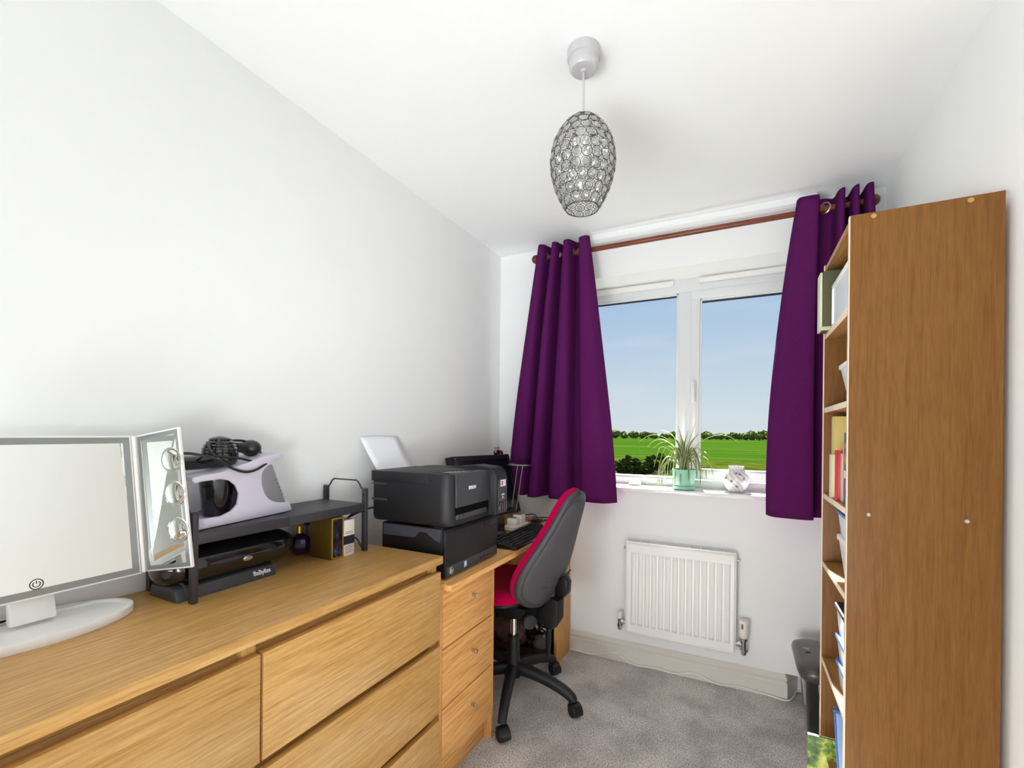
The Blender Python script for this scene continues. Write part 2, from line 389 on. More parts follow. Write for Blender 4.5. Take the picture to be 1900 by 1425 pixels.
# ================================================================== OUTSIDE
GZ = -2.8
g = mat('green_field', (120, 168, 40), 1, spec=0)
v = coords(g, (1, 1, 1)); n1 = noise_node(g, coords(g, (.012, .12, 1)), 1, 4); n2 = noise_node(g, v, .35, 5, .7)
fc = ramp(g, n1, [(.3, (27, 50, 8)), (.55, (38, 60, 12)), (.8, (54, 72, 22))])
rough = ramp(g, n2, [(.35, (22, 27, 8)), (.5, (44, 54, 12)), (.7, (70, 72, 24))])
N, L, bb = nodes(g); tc = N.new('ShaderNodeTexCoord'); sp = N.new('ShaderNodeSeparateXYZ'); L.new(tc.outputs['Object'], sp.inputs[0])
mr = N.new('ShaderNodeMapRange'); mr.inputs[1].default_value = 72; mr.inputs[2].default_value = 84; L.new(sp.outputs[1], mr.inputs[0])
setcol(g, mix(g, rough, fc, mr.outputs[0]))
b = MB(); xs = [-700+ i*70 for i in range(21)]; ys = [6, 20, 40, 60, 80, 120, 180, 260, 360, 480, 700, 1100]
b.grid([[(x, y, GZ) for x in xs] for y in ys])
struct('ground', b, g)
def foliage(name, cols, scale):
    m = mat(name, cols[1], 1, spec=0); n = noise_node(m, coords(m, (1, 1, 1)), scale, 5, .7)
    setcol(m, ramp(m, n, [(.33, cols[0]), (.5, cols[1]), (.7, cols[2])])); return m
M['tree'] = foliage('tree_foliage', ((52, 72, 30), (92, 112, 52), (128, 146, 80)), .9)
M['tree2'] = foliage('tree_foliage_brown', ((68, 72, 36), (110, 114, 60), (148, 146, 90)), .9)
M['bush'] = foliage('bush_foliage', ((22, 30, 12), (50, 64, 24), (92, 102, 38)), 3)
M['gorse'] = foliage('gorse_foliage', ((60, 66, 22), (124, 118, 34), (190, 164, 52)), 4)
M['bark'] = mat('bark', (84, 66, 48), .9)
def blob(r, sub, amp, freq, seed, sc=(1, 1, 1)):
    b = MB(); bmesh.ops.create_icosphere(b.bm, subdivisions=sub, radius=1)
    for v_ in b.bm.verts:
        d = v_.co.normalized(); k = 1+amp*noise.fractal(d*freq+Vector((seed, seed*2.3, 0)), .8, 2.1, 4)
        v_.co = Vector((d.x*k*r*sc[0], d.y*k*r*sc[1], d.z*k*r*sc[2]))
    return b
protos = []
for k in range(4):
    b = blob(4.4, 3, .42, 2.2, 11+k*7, (.92, .92, .76)); bmesh.ops.translate(b.bm, verts=b.bm.verts, vec=(0, 0, 3.9))
    me = bpy.data.meshes.new('crown'); b.bm.to_mesh(me); b.bm.free(); finish(me, M['tree'] if k % 2 else M['tree2'], None); protos.append(me)
b = MB().cyl((0, 0, -.3), (0, 0, 3.6), .28, .16, 8); tme = bpy.data.meshes.new('trunk'); b.bm.to_mesh(tme); b.bm.free(); finish(tme, M['bark'], True)
x = -150
i = 0
while x < 62:
    for row in (0, 1):
        s_ = random.uniform(.62, .98)+(.28 if 0 < x < 40 and row else 0)+(.12 if x < -98 else 0)
        t = thing('field_tree', (x+row*4.4+random.uniform(-.5, .5), 402+row*13+random.uniform(-1.5, 1.5), GZ), 'low bushy tree in the hedge line along the far side of the green field', 'tree', 'trees beyond the field')
        t.scale = (s_, s_, s_)
        for nm, me in (('crown', protos[i % 4]), ('trunk', tme)):
            o = bpy.data.objects.new(nm, me); COL.objects.link(o); o.parent = t
            if nm == 'crown': o.rotation_euler = (0, 0, random.uniform(0, 6))
        i += 1
    x += 8.6
def bush(x, y, r, mt, lab, seed):
    t = thing('bush', (x, y, GZ), lab, 'bush')
    b = blob(r, 4, .5, 3.0, seed, (1.25, 1, .8)); bmesh.ops.translate(b.bm, verts=b.bm.verts, vec=(x, y, GZ+r*.62)); obj('foliage', b, M[mt], t, None)
    obj('stem', MB().cyl((x, y, GZ-.05), (x, y, GZ+r*.5), r*.07, r*.04, 8), M['bark'], t)
bush(-15.2, 51, 1.35, 'bush', 'dark rough bush seen beside the left curtain edge beyond the window', 3)
bush(-13.3, 44, .8, 'gorse', 'yellow flowering bush among the rough grass outside', 9)
bush(-9.6, 46, 1.2, 'bush', 'darkest round bush, seen just left of the spider plant outside', 14)
bush(-7.7, 50, 1.2, 'bush', 'dark bush hidden partly behind the spider plant outside', 21)
bush(-11.8, 55, .8, 'bush', 'small bush on the rough strip at the near edge of the field', 27)

# ================================================================== RADIATOR
rd = thing('radiator', (-.28, 2.53, .19), 'white panel radiator with vertical flutes under the window', 'radiator')
X0, X1, Z0, Z1, YFR = -.548, -.008, .196, .678, 2.502
b = MB(); cols = []; nfl = 14; xa, xb = X0+.022, X1-.022; per = (xb-xa)/nfl
xs = [(X0+.010, 0), (xa-.002, 0)]
for k in range(nfl):
    s_ = xa+k*per
    xs += [(s_+.006, 0), (s_+.011, -1), (s_+per*.5, -1.25), (s_+per-.006, -1), (s_+per-.001, 0)]
xs += [(X1-.010, 0)]
zrows = [(Z0+.004, 0), (Z0+.040, 0), (Z0+.054, 1), (Z1-.062, 1), (Z1-.048, 0), (Z1-.004, 0)]
b.grid([[(x_, YFR+.010+d*.0095*w_/1.0, z_) for x_, d in xs] for z_, w_ in zrows])
obj('front_panel', b, M['white_enamel'], rd, 30)
obj('rim', MB().box(X0, X1, YFR+.003, YFR+.018, Z0-.002, Z0+.006, .002).box(X0, X1, YFR+.003, YFR+.018, Z1-.006, Z1+.002, .002)
    .box(X0+.004, X0+.011, YFR+.003, YFR+.018, Z0, Z1, .002).box(X1-.011, X1-.004, YFR+.003, YFR+.018, Z0, Z1, .002), M['white_enamel'], rd)
obj('back_panel', MB().box(X0+.01, X1-.01, 2.545, 2.556, Z0+.01, Z1-.01, .004), M['white_enamel'], rd)
for x0 in (X0-.004, X1-.010):
    obj('side_panel', MB().box(x0, x0+.014, YFR+.012, 2.558, Z0+.012, Z1+.008, .004), M['white_enamel'], rd)
b = MB().box(X0, X1, YFR+.010, YFR+.016, Z1-.004, Z1+.012, .002).box(X0, X1, 2.552, 2.558, Z1-.004, Z1+.012, .002)
for k in range(11):
    xk = X0+.004+(X1-X0-.008)*k/10; b.box(xk-.004, xk+.004, YFR+.015, 2.553, Z1-.002, Z1+.010, .0015)
obj('top_grille', b, M['white_enamel'], rd)
for x0, sx in ((X0-.004, -1), (X1+.004, 1)):
    obj('bleed_plug', MB().cyl((x0, 2.535, Z1-.03), (x0+sx*.012, 2.535, Z1-.03), .008, n=12), M['steel'], rd)
vl = obj('lockshield_valve', MB().cyl((-.582, 2.525, .195), (-.582, 2.525, .252), .011, n=14).cyl((-.582, 2.525, .236), (-.552, 2.525, .236), .009, n=12)
         .cyl((-.574, 2.525, .236), (-.562, 2.525, .236), .014, n=6).cyl((-.582, 2.525, .213), (-.582, 2.525, .222), .016, n=6).cyl((-.582, 2.525, .196), (-.582, YB+.002, .196), .009, n=12), M['chrome'], rd)
obj('cap', MB().cyl((-.582, 2.525, .253), (-.582, 2.525, .292), .013, .012, 14, .003), M['white_plastic'], vl)
vr = obj('thermostatic_valve', MB().cyl((.03, 2.525, .192), (.03, 2.525, .262), .013, n=14).cyl((.03, 2.525, .238), (-.006, 2.525, .238), .010, n=12)
         .cyl((.016, 2.525, .238), (.004, 2.525, .238), .016, n=6).cyl((.03, 2.525, .262), (.03, 2.525, .272), .019, n=16).cyl((.03, 2.525, .208), (.03, 2.525, .218), .019, n=6).cyl((.03, 2.525, .194), (.03, YB+.002, .194), .010, n=12), M['chrome'], rd)
b = MB().lathe([(0, 0), (.014, 0), (.021, .012), (.021, .028), (.023, .030), (.023, .036), (.021, .038), (.022, .080), (.019, .088), (0, .088)], (.03, 2.525, .2725), 20)
vh = obj('dial', b, M['cream_plastic'], vr)
obj('scale_window', MB().box(.018, .028, 2.5015, 2.5055, .322, .346, .001), M['print_grey'], vh)
b = MB()
for k in range(10):
    a = 2*PI*k/10; b.box(.03+.0205*math.cos(a)-.002, .03+.0205*math.cos(a)+.002, 2.525+.0205*math.sin(a)-.002, 2.525+.0205*math.sin(a)+.002, .340, .362, .001)
obj('grip_ribs', b, M['cream_plastic'], vh)

# white cable along the skirting
pts = [(-.905, 2.545, .006), (-.819, 2.544, .009), (-.739, 2.543, .010), (-.645, 2.546, .039), (-.6, 2.546, .043), (-.525, 2.544, .009), (-.466, 2.543, .005), (-.381, 2.543, .014), (-.298, 2.543, .008), (-.205, 2.546, .031), (-.14, 2.545, .017), (-.077, 2.543, .005), (.009, 2.546, .017), (.08, 2.545, .014), (.15, 2.543, .009), (.215, 2.538, .006), (.252, 2.600, .006), (.268, 2.655, .006), (.33, 2.665, .006)]
solo('cable', MB().tube(spline(pts, 6), .0038, 8), M['white_plastic'], (-.3, 2.545, 0), 'white cable lying in waves along the skirting below the radiator', 'cable')

# ================================================================== CURTAINS
YP = 2.458
pole = thing('curtain_pole', (-.28, YP, 2.30), 'dark mahogany curtain pole with ball ends above the window', 'curtain pole')
obj('rod', MB().cyl((-1.07, YP, 2.30), (.495, YP, 2.30), .0135, n=20), M['pole_wood'], pole)
for xx in (-1.083, .512):
    sx = -1 if xx < 0 else 1
    obj('finial', MB().ball((xx, YP, 2.30), .025).cyl((xx-sx*.036, YP, 2.30), (xx-sx*.02, YP, 2.30), .017, n=16), M['pole_wood'], pole)
for xx in (-.815, .325):
    obj('bracket', MB().cyl((xx, YP, 2.30), (xx, YB+.001, 2.30), .010, n=12).cyl((xx, YB-.012, 2.30), (xx, YB+.001, 2.30), .026, n=20, bev=.003)
        .lathe([(.0145, -.008), (.020, -.008), (.020, .008), (.0145, .008)], (xx, YP, 2.30), 18, (1, 0, 0)), M['pole_wood'], pole)
def curtain(name, top, bot, zt, zb, ease, label, eyelets, sag):
    T = spline(top, 8); B_ = spline(bot, 8); rows = []
    nz = 36
    for i in range(nz+1):
        t = i/nz; wgt = ease(t); z = zt+(zb-zt)*t; row = []
        for j, (p, q) in enumerate(zip(T, B_)):
            s_ = j/(len(T)-1)
            wob = .004*math.sin(7*t+9*s_)*t
            row.append((p.x+(q.x-p.x)*wgt+wob, p.y+(q.y-p.y)*wgt+wob*.6, z+sag(s_)*t + (.006*math.cos(2*PI*s_*4) if i == 0 else 0)))
        rows.append(row)
    r = thing(name, ((top[0][0]+top[-1][0])/2, YP, zb), label, 'curtain', 'plum curtains')
    o = obj('cloth', MB().grid(rows), M['curtain'], r, 180, normals=False)
    sd = o.modifiers.new('thickness', 'SOLIDIFY'); sd.thickness = .004; sd.offset = 0
    for (x_, ang) in eyelets:
        d = Vector((math.cos(ang), math.sin(ang), 0)); ring = []
        u_ = Vector((-d.y, d.x, 0))
        ring = [Vector((x_, YP, 2.302))+(u_*math.cos(2*PI*k/20)+ZZ*math.sin(2*PI*k/20))*.023 for k in range(20)]
        obj('eyelet', MB().tube(ring, .0042, 6, closed=True), M['steel'], r)
    return r
curtain('curtain', [(-1.062, 2.50), (-1.035, 2.432), (-1.0, 2.495), (-.962, 2.430), (-.930, 2.492), (-.890, 2.428), (-.835, 2.492), (-.790, 2.426), (-.757, 2.452)] and
        [(a, b_, 0) for a, b_ in [(-1.064, 2.485), (-1.045, 2.412), (-1.012, 2.405), (-.995, 2.484), (-.968, 2.486), (-.960, 2.408), (-.935, 2.402), (-.922, 2.482), (-.898, 2.486), (-.890, 2.406), (-.862, 2.402), (-.838, 2.486), (-.808, 2.486), (-.800, 2.404), (-.765, 2.400), (-.752, 2.440)]],
        [(a, b_, 0) for a, b_ in [(-1.268, 2.485), (-1.235, 2.425), (-1.150, 2.415), (-1.120, 2.492), (-1.092, 2.495), (-1.085, 2.385), (-1.035, 2.380), (-1.010, 2.490), (-.975, 2.495), (-.955, 2.390), (-.860, 2.375), (-.835, 2.470), (-.790, 2.475), (-.760, 2.372), (-.640, 2.350), (-.578, 2.420)]],
        2.362, .908, lambda t: .25*(1-(1-t)**2)+.75*t, 'plum purple eyelet curtain at the desk side of the window, flaring at its hem', [(-1.018, .9), (-.945, 1.0), (-.862, .9)], lambda s_: .0)
curtain('curtain', [(a, b_, 0) for a, b_ in [(.230, 2.455), (.245, 2.412), (.305, 2.405), (.312, 2.470), (.345, 2.488), (.372, 2.480), (.380, 2.405), (.400, 2.405), (.412, 2.486), (.424, 2.486), (.432, 2.405), (.450, 2.405), (.460, 2.486), (.472, 2.486), (.480, 2.405), (.502, 2.41)]],
        [(a, b_, 0) for a, b_ in [(.116, 2.465), (.150, 2.405), (.284, 2.395), (.294, 2.470), (.325, 2.492), (.362, 2.485), (.375, 2.40), (.405, 2.40), (.418, 2.49), (.432, 2.49), (.445, 2.40), (.470, 2.40), (.482, 2.488), (.498, 2.488), (.510, 2.40), (.545, 2.41)]],
        2.352, .900, lambda t: 1-(1-t)**2, 'plum purple eyelet curtain hanging behind the tall bookcase', [(.335, 1.0), (.394, 1.2)], lambda s_: 0)
# ================================================================== CEILING LAMP
LX, LY = -.418, 1.281
lp = thing('pendant_lamp', (LX, LY, H), 'egg shaped crystal and wire pendant lamp hanging from a white ceiling rose', 'ceiling lamp')
obj('ceiling_rose', MB().lathe([(0, -.064), (.006, -.064), (.010, -.060), (.024, -.062), (.036, -.060), (.0425, -.052), (.0435, -.044), (.0435, -.030), (.0475, -.028), (.0475, -.001), (0, -.001)], (LX, LY, H), 36), M['pearl'], lp, 35)
obj('cord', MB().cyl((LX, LY, 2.196), (LX, LY, H-.066), .0036, n=10), M['pearl'], lp)
SZ0, SZ1 = 1.934, 2.206
def egg(t):
    """t 0 bottom .. 1 top along the shade's height -> radius"""
    k = [(0, .048), (.12, .066), (.25, .0815), (.4, .0915), (.5, .0935), (.6, .0915), (.72, .083), (.84, .066), (.93, .045), (1, .016)]
    for (a, ra), (b_, rb) in zip(k, k[1:]):
        if a <= t <= b_:
            f_ = (t-a)/(b_-a); return ra+(rb-ra)*f_
    return k[-1][1]
holder = obj('lamp_holder', MB().lathe([(0, 2.200), (.010, 2.200), (.016, 2.188), (.017, 2.150), (.021, 2.146), (.021, 2.136), (.016, 2.132), (.016, 2.122), (0, 2.122)], (LX, LY, 0), 20), M['white_plastic'], lp)
obj('bulb', MB().lathe([(0, 2.062), (.008, 2.063), (.017, 2.070), (.021, 2.084), (.019, 2.100), (.012, 2.114), (.012, 2.124), (0, 2.124)], (LX, LY, 0), 20), mat('opal_bulb', (232, 230, 224), .25), lp)
cm = bpy.data.meshes.new('crystal'); b = MB()
b.lathe([(0, -.0045), (.0055, -.0035), (.0098, 0), (.0055, .0035), (0, .0045)], n=10, axis=(0, 0, 1)); b.bm.to_mesh(cm); b.bm.free(); finish(cm, M['crystal'], None)
wires = MB(); spots = []
t_arc = []; zlist = []; tcur = 0.0
# row positions by arc length
P_ = [(egg(i/200), SZ0+(SZ1-SZ0)*i/200) for i in range(201)]
acc = [0]
for (r0, z0), (r1, z1) in zip(P_, P_[1:]): acc.append(acc[-1]+math.hypot(r1-r0, z1-z0))
nrow = 11; tot = acc[-1]
for k in range(nrow):
    s_ = (k+.5)/nrow*tot*.985; i = min(range(201), key=lambda q: abs(acc[q]-s_)); r_, z_ = P_[i]
    i2 = min(i+3, 200); dr, dz = P_[i2][0]-P_[i-3][0], P_[i2][1]-P_[i-3][1]; L_ = math.hypot(dr, dz)
    tv = (dr/L_, dz/L_)
    n_ = max(5, round(2*PI*r_/.0292)); hh = tot/nrow*.53
    for j in range(n_):
        a = 2*PI*(j+.5*(k % 2))/n_+k*.11
        rad = Vector((math.cos(a), math.sin(a), 0)); tan = Vector((-math.sin(a), math.cos(a), 0)); upv = Vector((math.cos(a)*tv[0], math.sin(a)*tv[0], tv[1]))
        c_ = Vector((LX, LY, z_))+rad*r_; hw = min(.0146, 2*PI*r_/n_*.5)
        wires.tube([c_+tan*hw*math.cos(2*PI*q/12)+upv*hh*math.sin(2*PI*q/12) for q in range(12)], .00095, 4, closed=True)
        spots.append((c_, tan, upv))
for r_, z_ in ((.048, SZ0), (.016, SZ1)):
    wires.tube([(LX+r_*math.cos(2*PI*q/32), LY+r_*math.sin(2*PI*q/32), z_) for q in range(32)], .0016, 6, closed=True)
for q in range(3):
    a = q*2*PI/3; wires.tube([(LX+.019*math.cos(a), LY+.019*math.sin(a), 2.141), (LX+.076*math.cos(a), LY+.076*math.sin(a), 2.141)], .0012, 5)
shade = obj('shade', wires, M['wire'], lp, 180)
for c_, tan, upv in spots:
    o = bpy.data.objects.new('crystal', cm); COL.objects.link(o); o.parent = shade
    nrm = tan.cross(upv).normalized(); u2 = nrm.cross(tan)
    mm = Matrix.Identity(4)
    for i in range(3): mm[i][0] = tan[i]; mm[i][1] = u2[i]*1.15; mm[i][2] = nrm[i]
    mm.translation = c_-Vector((LX, LY, H)); o.matrix_local = mm

# ================================================================== CHEST OF DRAWERS
DX, DZ = -.888, .858
DY0, DYm, DY1 = -.02, .6185, 1.256
ch = thing('chest_of_drawers', (-1.12, .62, 0), 'long golden oak chest of six wide drawers against the left wall', 'chest of drawers')
obj('top', MB().box(-1.374, DX, DY0-.014, DY1+.012, .8315, DZ, .0022), M['oak_dresser'], ch)
for y0 in (DY0, DY1-.026):
    obj('side_panel', MB().box(-1.362, DX-.0195, y0, y0+.026, .0, .831, .001), M['oak_side'], ch)
obj('centre_panel', MB().box(-1.355, DX-.022, DYm-.031, DYm+.001, .03, .831, .001), M['oak_side'], ch)
obj('back_panel', MB().box(-1.368, -1.360, DY0+.026, DY1-.026, .06, .831), M['dark_wood'], ch)
obj('plinth', MB().box(-.96, -.944, DY0+.026, DY1-.026, 0, .07, .001), M['oak_dresser'], ch)
rows_ = [(.581, .807), (.334, .559), (.087, .311)]
for y0, y1 in ((DY0, DYm-.003), (DYm+.003, DY1)):
    for z0, z1 in rows_:
        d = obj('drawer', MB().box(DX-.018, DX, y0, y1, z0, z1, .0016), M['oak_dresser'], ch)
        obj('drawer_box', MB().box(-1.34, DX-.048, y0+.034, y1-.034, z0+.02, z1-.006, .001), M['oak_side'], d)
    for zr in (.818, .572, .325):
        # scooped grip rail set back behind each gap
        yy0, yy1 = y0+(.026 if y0 == DY0 else .0), y1-(.028 if y0 == DY0 else .026)
        pr = [(DX-.060, yy0, zr-.036), (DX-.030, yy0, zr-.036), (DX-.040, yy0, zr-.012), (DX-.034, yy0, zr+.004), (DX-.020, yy0, zr+.013), (DX-.060, yy0, zr+.013)]
        obj('grip_rail', MB().prism(pr, (0, yy1-yy0, 0)), M['oak_dresser'], ch, 30)

# ================================================================== DESK
KX, KZ = -.862, .757
dk = thing('desk', (-1.12, 1.9, 0), 'warm oak desk with a three drawer pedestal beside the chest of drawers', 'desk')
obj('desktop', MB().box(-1.372, KX, 1.282, 2.546, KZ-.022, KZ, .0015), M['desk_oak'], dk)
for y0 in (1.286, 1.656):
    obj('side_panel', MB().box(-1.355, -.912, y0, y0+.017, 0, KZ-.0225, .001), M['desk_side'], dk)
obj('pedestal_back', MB().box(-1.352, -1.340, 1.3035, 1.6555, .05, KZ-.023), M['desk_side'], dk)
obj('plinth', MB().box(-.962, -.947, 1.3035, 1.6555, 0, .098, .001), M['desk_oak'], dk)
for z0, z1 in ((.521, .731), (.313, .515), (.104, .307)):
    d = obj('drawer', MB().box(-.930, -.912, 1.3045, 1.6545, z0, z1, .0015), M['desk_oak'], dk)
    obj('drawer_box', MB().box(-1.33, -.931, 1.315, 1.643, z0+.015, z1-.025), M['dark_wood'], d)
    zc = z0+(z1-z0)*.62
    obj('knob', MB().lathe([(0, 0), (.0062, 0), (.0062, .012), (.0085, .020), (.0085, .0225), (.007, .024), (0, .024)], (-.912, 1.498, zc), 18, (1, 0, 0)), M['steel'], d)
# open shelf unit under the window end of the desk
obj('front_panel', MB().box(-.896, -.880, 2.33, 2.5455, 0, KZ-.0225, .001), M['desk_side'], dk)
obj('end_panel', MB().box(-1.355, -.8965, 2.529, 2.5445, 0, KZ-.0225, .001), M['desk_side'], dk)
obj('unit_back', MB().box(-1.355, -1.340, 2.332, 2.5285, 0, KZ-.0225, .001), M['desk_side'], dk)
obj('shelf', MB().box(-1.3395, -.8965, 2.332, 2.5285, .238, .254, .001), M['desk_oak'], dk)
obj('modesty_panel', MB().box(-1.366, -1.356, 1.68, 2.33, .30, KZ-.0225, .001), M['desk_side'], dk)
# things stored in the shelf unit
def crumple(name, loc, sc, mt, label, cat, seed, amp=.25, freq=2.5):
    b = MB(); bmesh.ops.create_icosphere(b.bm, subdivisions=4, radius=1); mn = 9
    for v_ in b.bm.verts:
        d = v_.co.normalized(); k = 1+amp*(abs(noise.noise(d*freq+Vector((seed, 0, seed))))*1.6-.3)+.12*noise.noise(d*freq*3+Vector((0, seed, 0)))
        v_.co = Vector((max(-1.02, min(1.02, d.x*k*1.15)), max(-1.02, min(1.02, d.y*k*1.15)), max(-.92, min(1, d.z*k))))
        v_.co = Vector((v_.co.x*sc[0], v_.co.y*sc[1], v_.co.z*sc[2])); mn = min(mn, v_.co.z)
    for v_ in b.bm.verts: v_.co += Vector(loc)+Vector((0, 0, -mn))
    return solo(name, b, mt, loc, label, cat, None, 60)
tray = MB().box(-1.32, -.925, 2.345, 2.52, .004, .012, .001).box(-1.32, -.925, 2.345, 2.351, .004, .060, .001).box(-1.32, -.925, 2.514, 2.52, .004, .060, .001).box(-1.32, -1.314, 2.351, 2.514, .004, .060, .001).box(-.931, -.925, 2.351, 2.514, .004, .060, .001)
solo('storage_tray', tray, mat('dark_maroon_plastic', (48, 22, 30), .5), (-1.12, 2.43, .002), 'dark maroon tray on the floor under the desk shelf', 'tray')
crumple('plastic_bag', (-1.20, 2.43, .0125), (.105, .072, .205/2), mat('brown_carrier_bag', (104, 78, 78), .45), 'crumpled brown plastic bag in the tray under the desk', 'plastic bag', 3)
crumple('plastic_bag', (-1.01, 2.43, .0125), (.070, .072, .19/2), M['bag'], 'clear plastic bag in the tray, nearest the chair', 'plastic bag', 8, .35, 3)
crumple('paper_wad', (-1.0, 2.43, .014), (.048, .05, .05), M['paper'], 'crumpled white paper inside the clear bag', 'paper', 5, .3, 3)
solo('document', MB().box(-1.25, -1.04, 2.336, 2.52, .2545, .262, .001), M['paper'], (-1.14, 2.42, .2545), 'white papers lying flat on the shelf under the desk', 'paper')
solo('notebook', MB().box(-1.035, -.935, 2.337, 2.50, .2545, .270, .002), M['dark_grey'], (-.98, 2.42, .2545), 'dark notebook on the shelf under the desk beside the papers', 'notebook')

# ================================================================== COMPUTER CASE
PX, PY0, PY1, PZ = -.908, 1.312, 1.690, .936
pc = thing('desktop_computer', (-1.05, 1.5, KZ), 'black desktop computer case lying on its side under the printer', 'computer')
obj('case', MB().box(-1.20, PX-.016, PY0, PY1-.004, KZ+.004, PZ, .006), M['black_satin'], pc)
obj('front_bezel', MB().prism([(PX-.016, PY0-.001, KZ+.004), (PX, PY0-.001, KZ+.008), (PX, PY0-.001, PZ-.014), (PX-.0155, PY0-.001, PZ+.001)], (0, PY1-PY0, 0), .004), M['black_plastic'], pc, 30)
band = obj('lower_band', MB().box(PX-.004, PX+.0012, PY0+.004, PY1-.006, KZ+.009, KZ+.046, .002), M['dark_grey'], pc)
mm_ = mat('perforated_black_steel', (38, 37, 42), .45)
ck = mm_.node_tree.nodes.new('ShaderNodeTexVoronoi'); ck.inputs['Scale'].default_value = 1; ck.inputs['Randomness'].default_value = 0
mp_ = coords(mm_, (150, 150, 150)); mm_.node_tree.links.new(mp_, ck.inputs['Vector'])
setcol(mm_, ramp(mm_, ck.outputs['Distance'], [(.40, (9, 9, 11)), (.50, (74, 74, 84))])); bump(mm_, ck.outputs['Distance'], .6, .002)
pts = [(-1.19, PZ-.004), (-1.19, .890), (-1.045, .894), (-1.022, .916), (-.992, .916), (-.965, .898), (-.934, .886), (-.928, PZ-.004)]
obj('side_grille', MB().prism([(x_, PY0-.0012, z_) for x_, z_ in pts], (0, .002, 0)), mm_, pc, False)
obj('top_grille', MB().prism([(PX-.060, PY0+.006, PZ-.001), (PX-.060, PY0+.006, PZ+.003), (PX-.022, PY0+.006, PZ+.003), (PX-.004, PY0+.006, PZ-.009), (PX-.016, PY0+.006, PZ-.010)], (0, PY1-PY0-.014, 0)), mm_, pc, 20)
# round logo
lg = MB(); cy, cz = 1.345, KZ+.0275
ring = [(PX+.0016, cy+.0125*math.cos(2*PI*q/28), cz+.0125*math.sin(2*PI*q/28)) for q in range(28)]
lg.tube(ring, .0012, 5, closed=True)
for dy in (-.0045, .0035):
    lg.tube([(PX+.0016, cy+dy-.0030, cz-.010+(.000 if dy < 0 else -.001)), (PX+.0016, cy+dy+.0030, cz+(.0115 if dy < 0 else .0045))], .0010, 5)
lg.tube([(PX+.0016, cy-.004, cz+.0042), (PX+.0016, cy+.0005, cz+.0042), (PX+.0016, cy-.0020, cz-.0075)], .0010, 5)
lg.tube([(PX+.0016, cy+.0060, cz+.0046), (PX+.0016, cy+.0095, cz+.0042), (PX+.0016, cy+.0072, cz-.0040), (PX+.0016, cy+.0032, cz-.0040)], .0010, 5)
obj('logo', lg, M['steel'], band)
obj('sticker', MB().box(PX+.001, PX+.0020, 1.428, 1.445, KZ+.018, KZ+.040), mat('pale_blue_sticker', (150, 196, 230), .4), band)
obj('sticker_print', MB().box(PX+.0018, PX+.0023, 1.431, 1.442, KZ+.024, KZ+.034), M['print_white'], band)
b = MB().box(PX-.001, PX+.0018, 1.548, 1.556, KZ+.020, KZ+.029).box(PX-.001, PX+.0018, 1.570, 1.578, KZ+.020, KZ+.029).box(PX-.001, PX+.0018, 1.592, 1.612, KZ+.021, KZ+.027).box(PX-.001, PX+.0018, 1.630, 1.636, KZ+.021, KZ+.027)
obj('ports', b, M['gloss_black'], band)
for x_ in (-1.17, -.96):
    obj('foot', MB().box(x_, x_+.02, PY0+.03, PY1-.03, KZ, KZ+.006, .001), M['seal'], pc)
obj('slot_cover', MB().box(PX-.002, PX+.0012, 1.56, 1.672, .898, .914, .001), M['black_satin'], pc)

# ================================================================== PRINTER
QX, QX0, QY0, QY1, QZ0, QZ = -.885, -1.238, 1.300, 1.585, .944, 1.127
pn = thing('printer', (-1.06, 1.48, .939), 'black ink tank printer on top of the computer case', 'printer')
def rrect(x0, x1, y0, y1, rs, n=6):
    """plan outline with per-corner radii (x0y0, x1y0, x1y1, x0y1)"""
    out = []
    for (cx, cy, a0), r_ in zip((((x0, y0, PI)), (x1, y0, 1.5*PI), (x1, y1, 0), (x0, y1, .5*PI)), rs):
        sx = 1 if cx == x0 else -1; sy = 1 if cy == y0 else -1
        for k in range(n+1):
            a = a0+.5*PI*k/n; out.append((cx+sx*r_+r_*math.cos(a), cy+sy*r_+r_*math.sin(a)))
    return out
out = rrect(QX0, QX, QY0, 1.66, (.012, .040, .004, .012))
b = MB(); rows = []
for sc_, z_ in ((.955, QZ0), (.985, QZ0+.006), (1, QZ0+.020), (1, QZ-.005), (.995, QZ-.001), (.988, QZ)):
    cx, cy = (QX0+QX)/2, 1.48
    rows.append([(cx+(x_-cx)*sc_, cy+(y_-cy)*sc_, z_) for x_, y_ in out])
rows = [r+[r[0]] for r in rows]; b.grid(rows); bmesh.ops.remove_doubles(b.bm, verts=b.bm.verts, dist=1e-6)
ed = [e for e in b.bm.edges if e.is_boundary]; bmesh.ops.holes_fill(b.bm, edges=ed)
# front is left whole; the output slot is a black plate on it
body = obj('body', b, M['black_plastic'], pn, 35)
obj('scanner_lid', MB().box(QX0-.003, -.975, QY0-.0025, 1.57, 1.090, QZ+.0015, .003), M['black_plastic'], pn)
obj('hand_grip', MB().box(QX0-.001, -1.165, QY0-.003, QY0+.01, 1.018, 1.026, .002).box(QX0-.001, -1.165, QY0-.002, QY0+.01, 1.078, 1.083, .002), M['dark_grey'], pn)
fl = obj('front_panel', MB().prism([(QX-.004, 1.333, 1.010), (QX+.0065, 1.333, 1.010), (QX+.0035, 1.333, 1.1275), (QX-.03, 1.333, 1.1285)], (0, 1.566-1.333, 0), .002), M['dark_grey'], pn, 30)
text('EPSON', .0165, (QX+.0053, 1.437, 1.072), (0, 1, 0), (-.026, 0, 1), M['print_white'], fl, bold=.0007, xs=1.0)
obj('output_slot', MB().box(QX-.004, QX+.001, 1.333, 1.566, .978, 1.0085), mat('slot_black', (8, 8, 9), .9, spec=.1), pn)  # matt black plate paints the dark inside of the slot
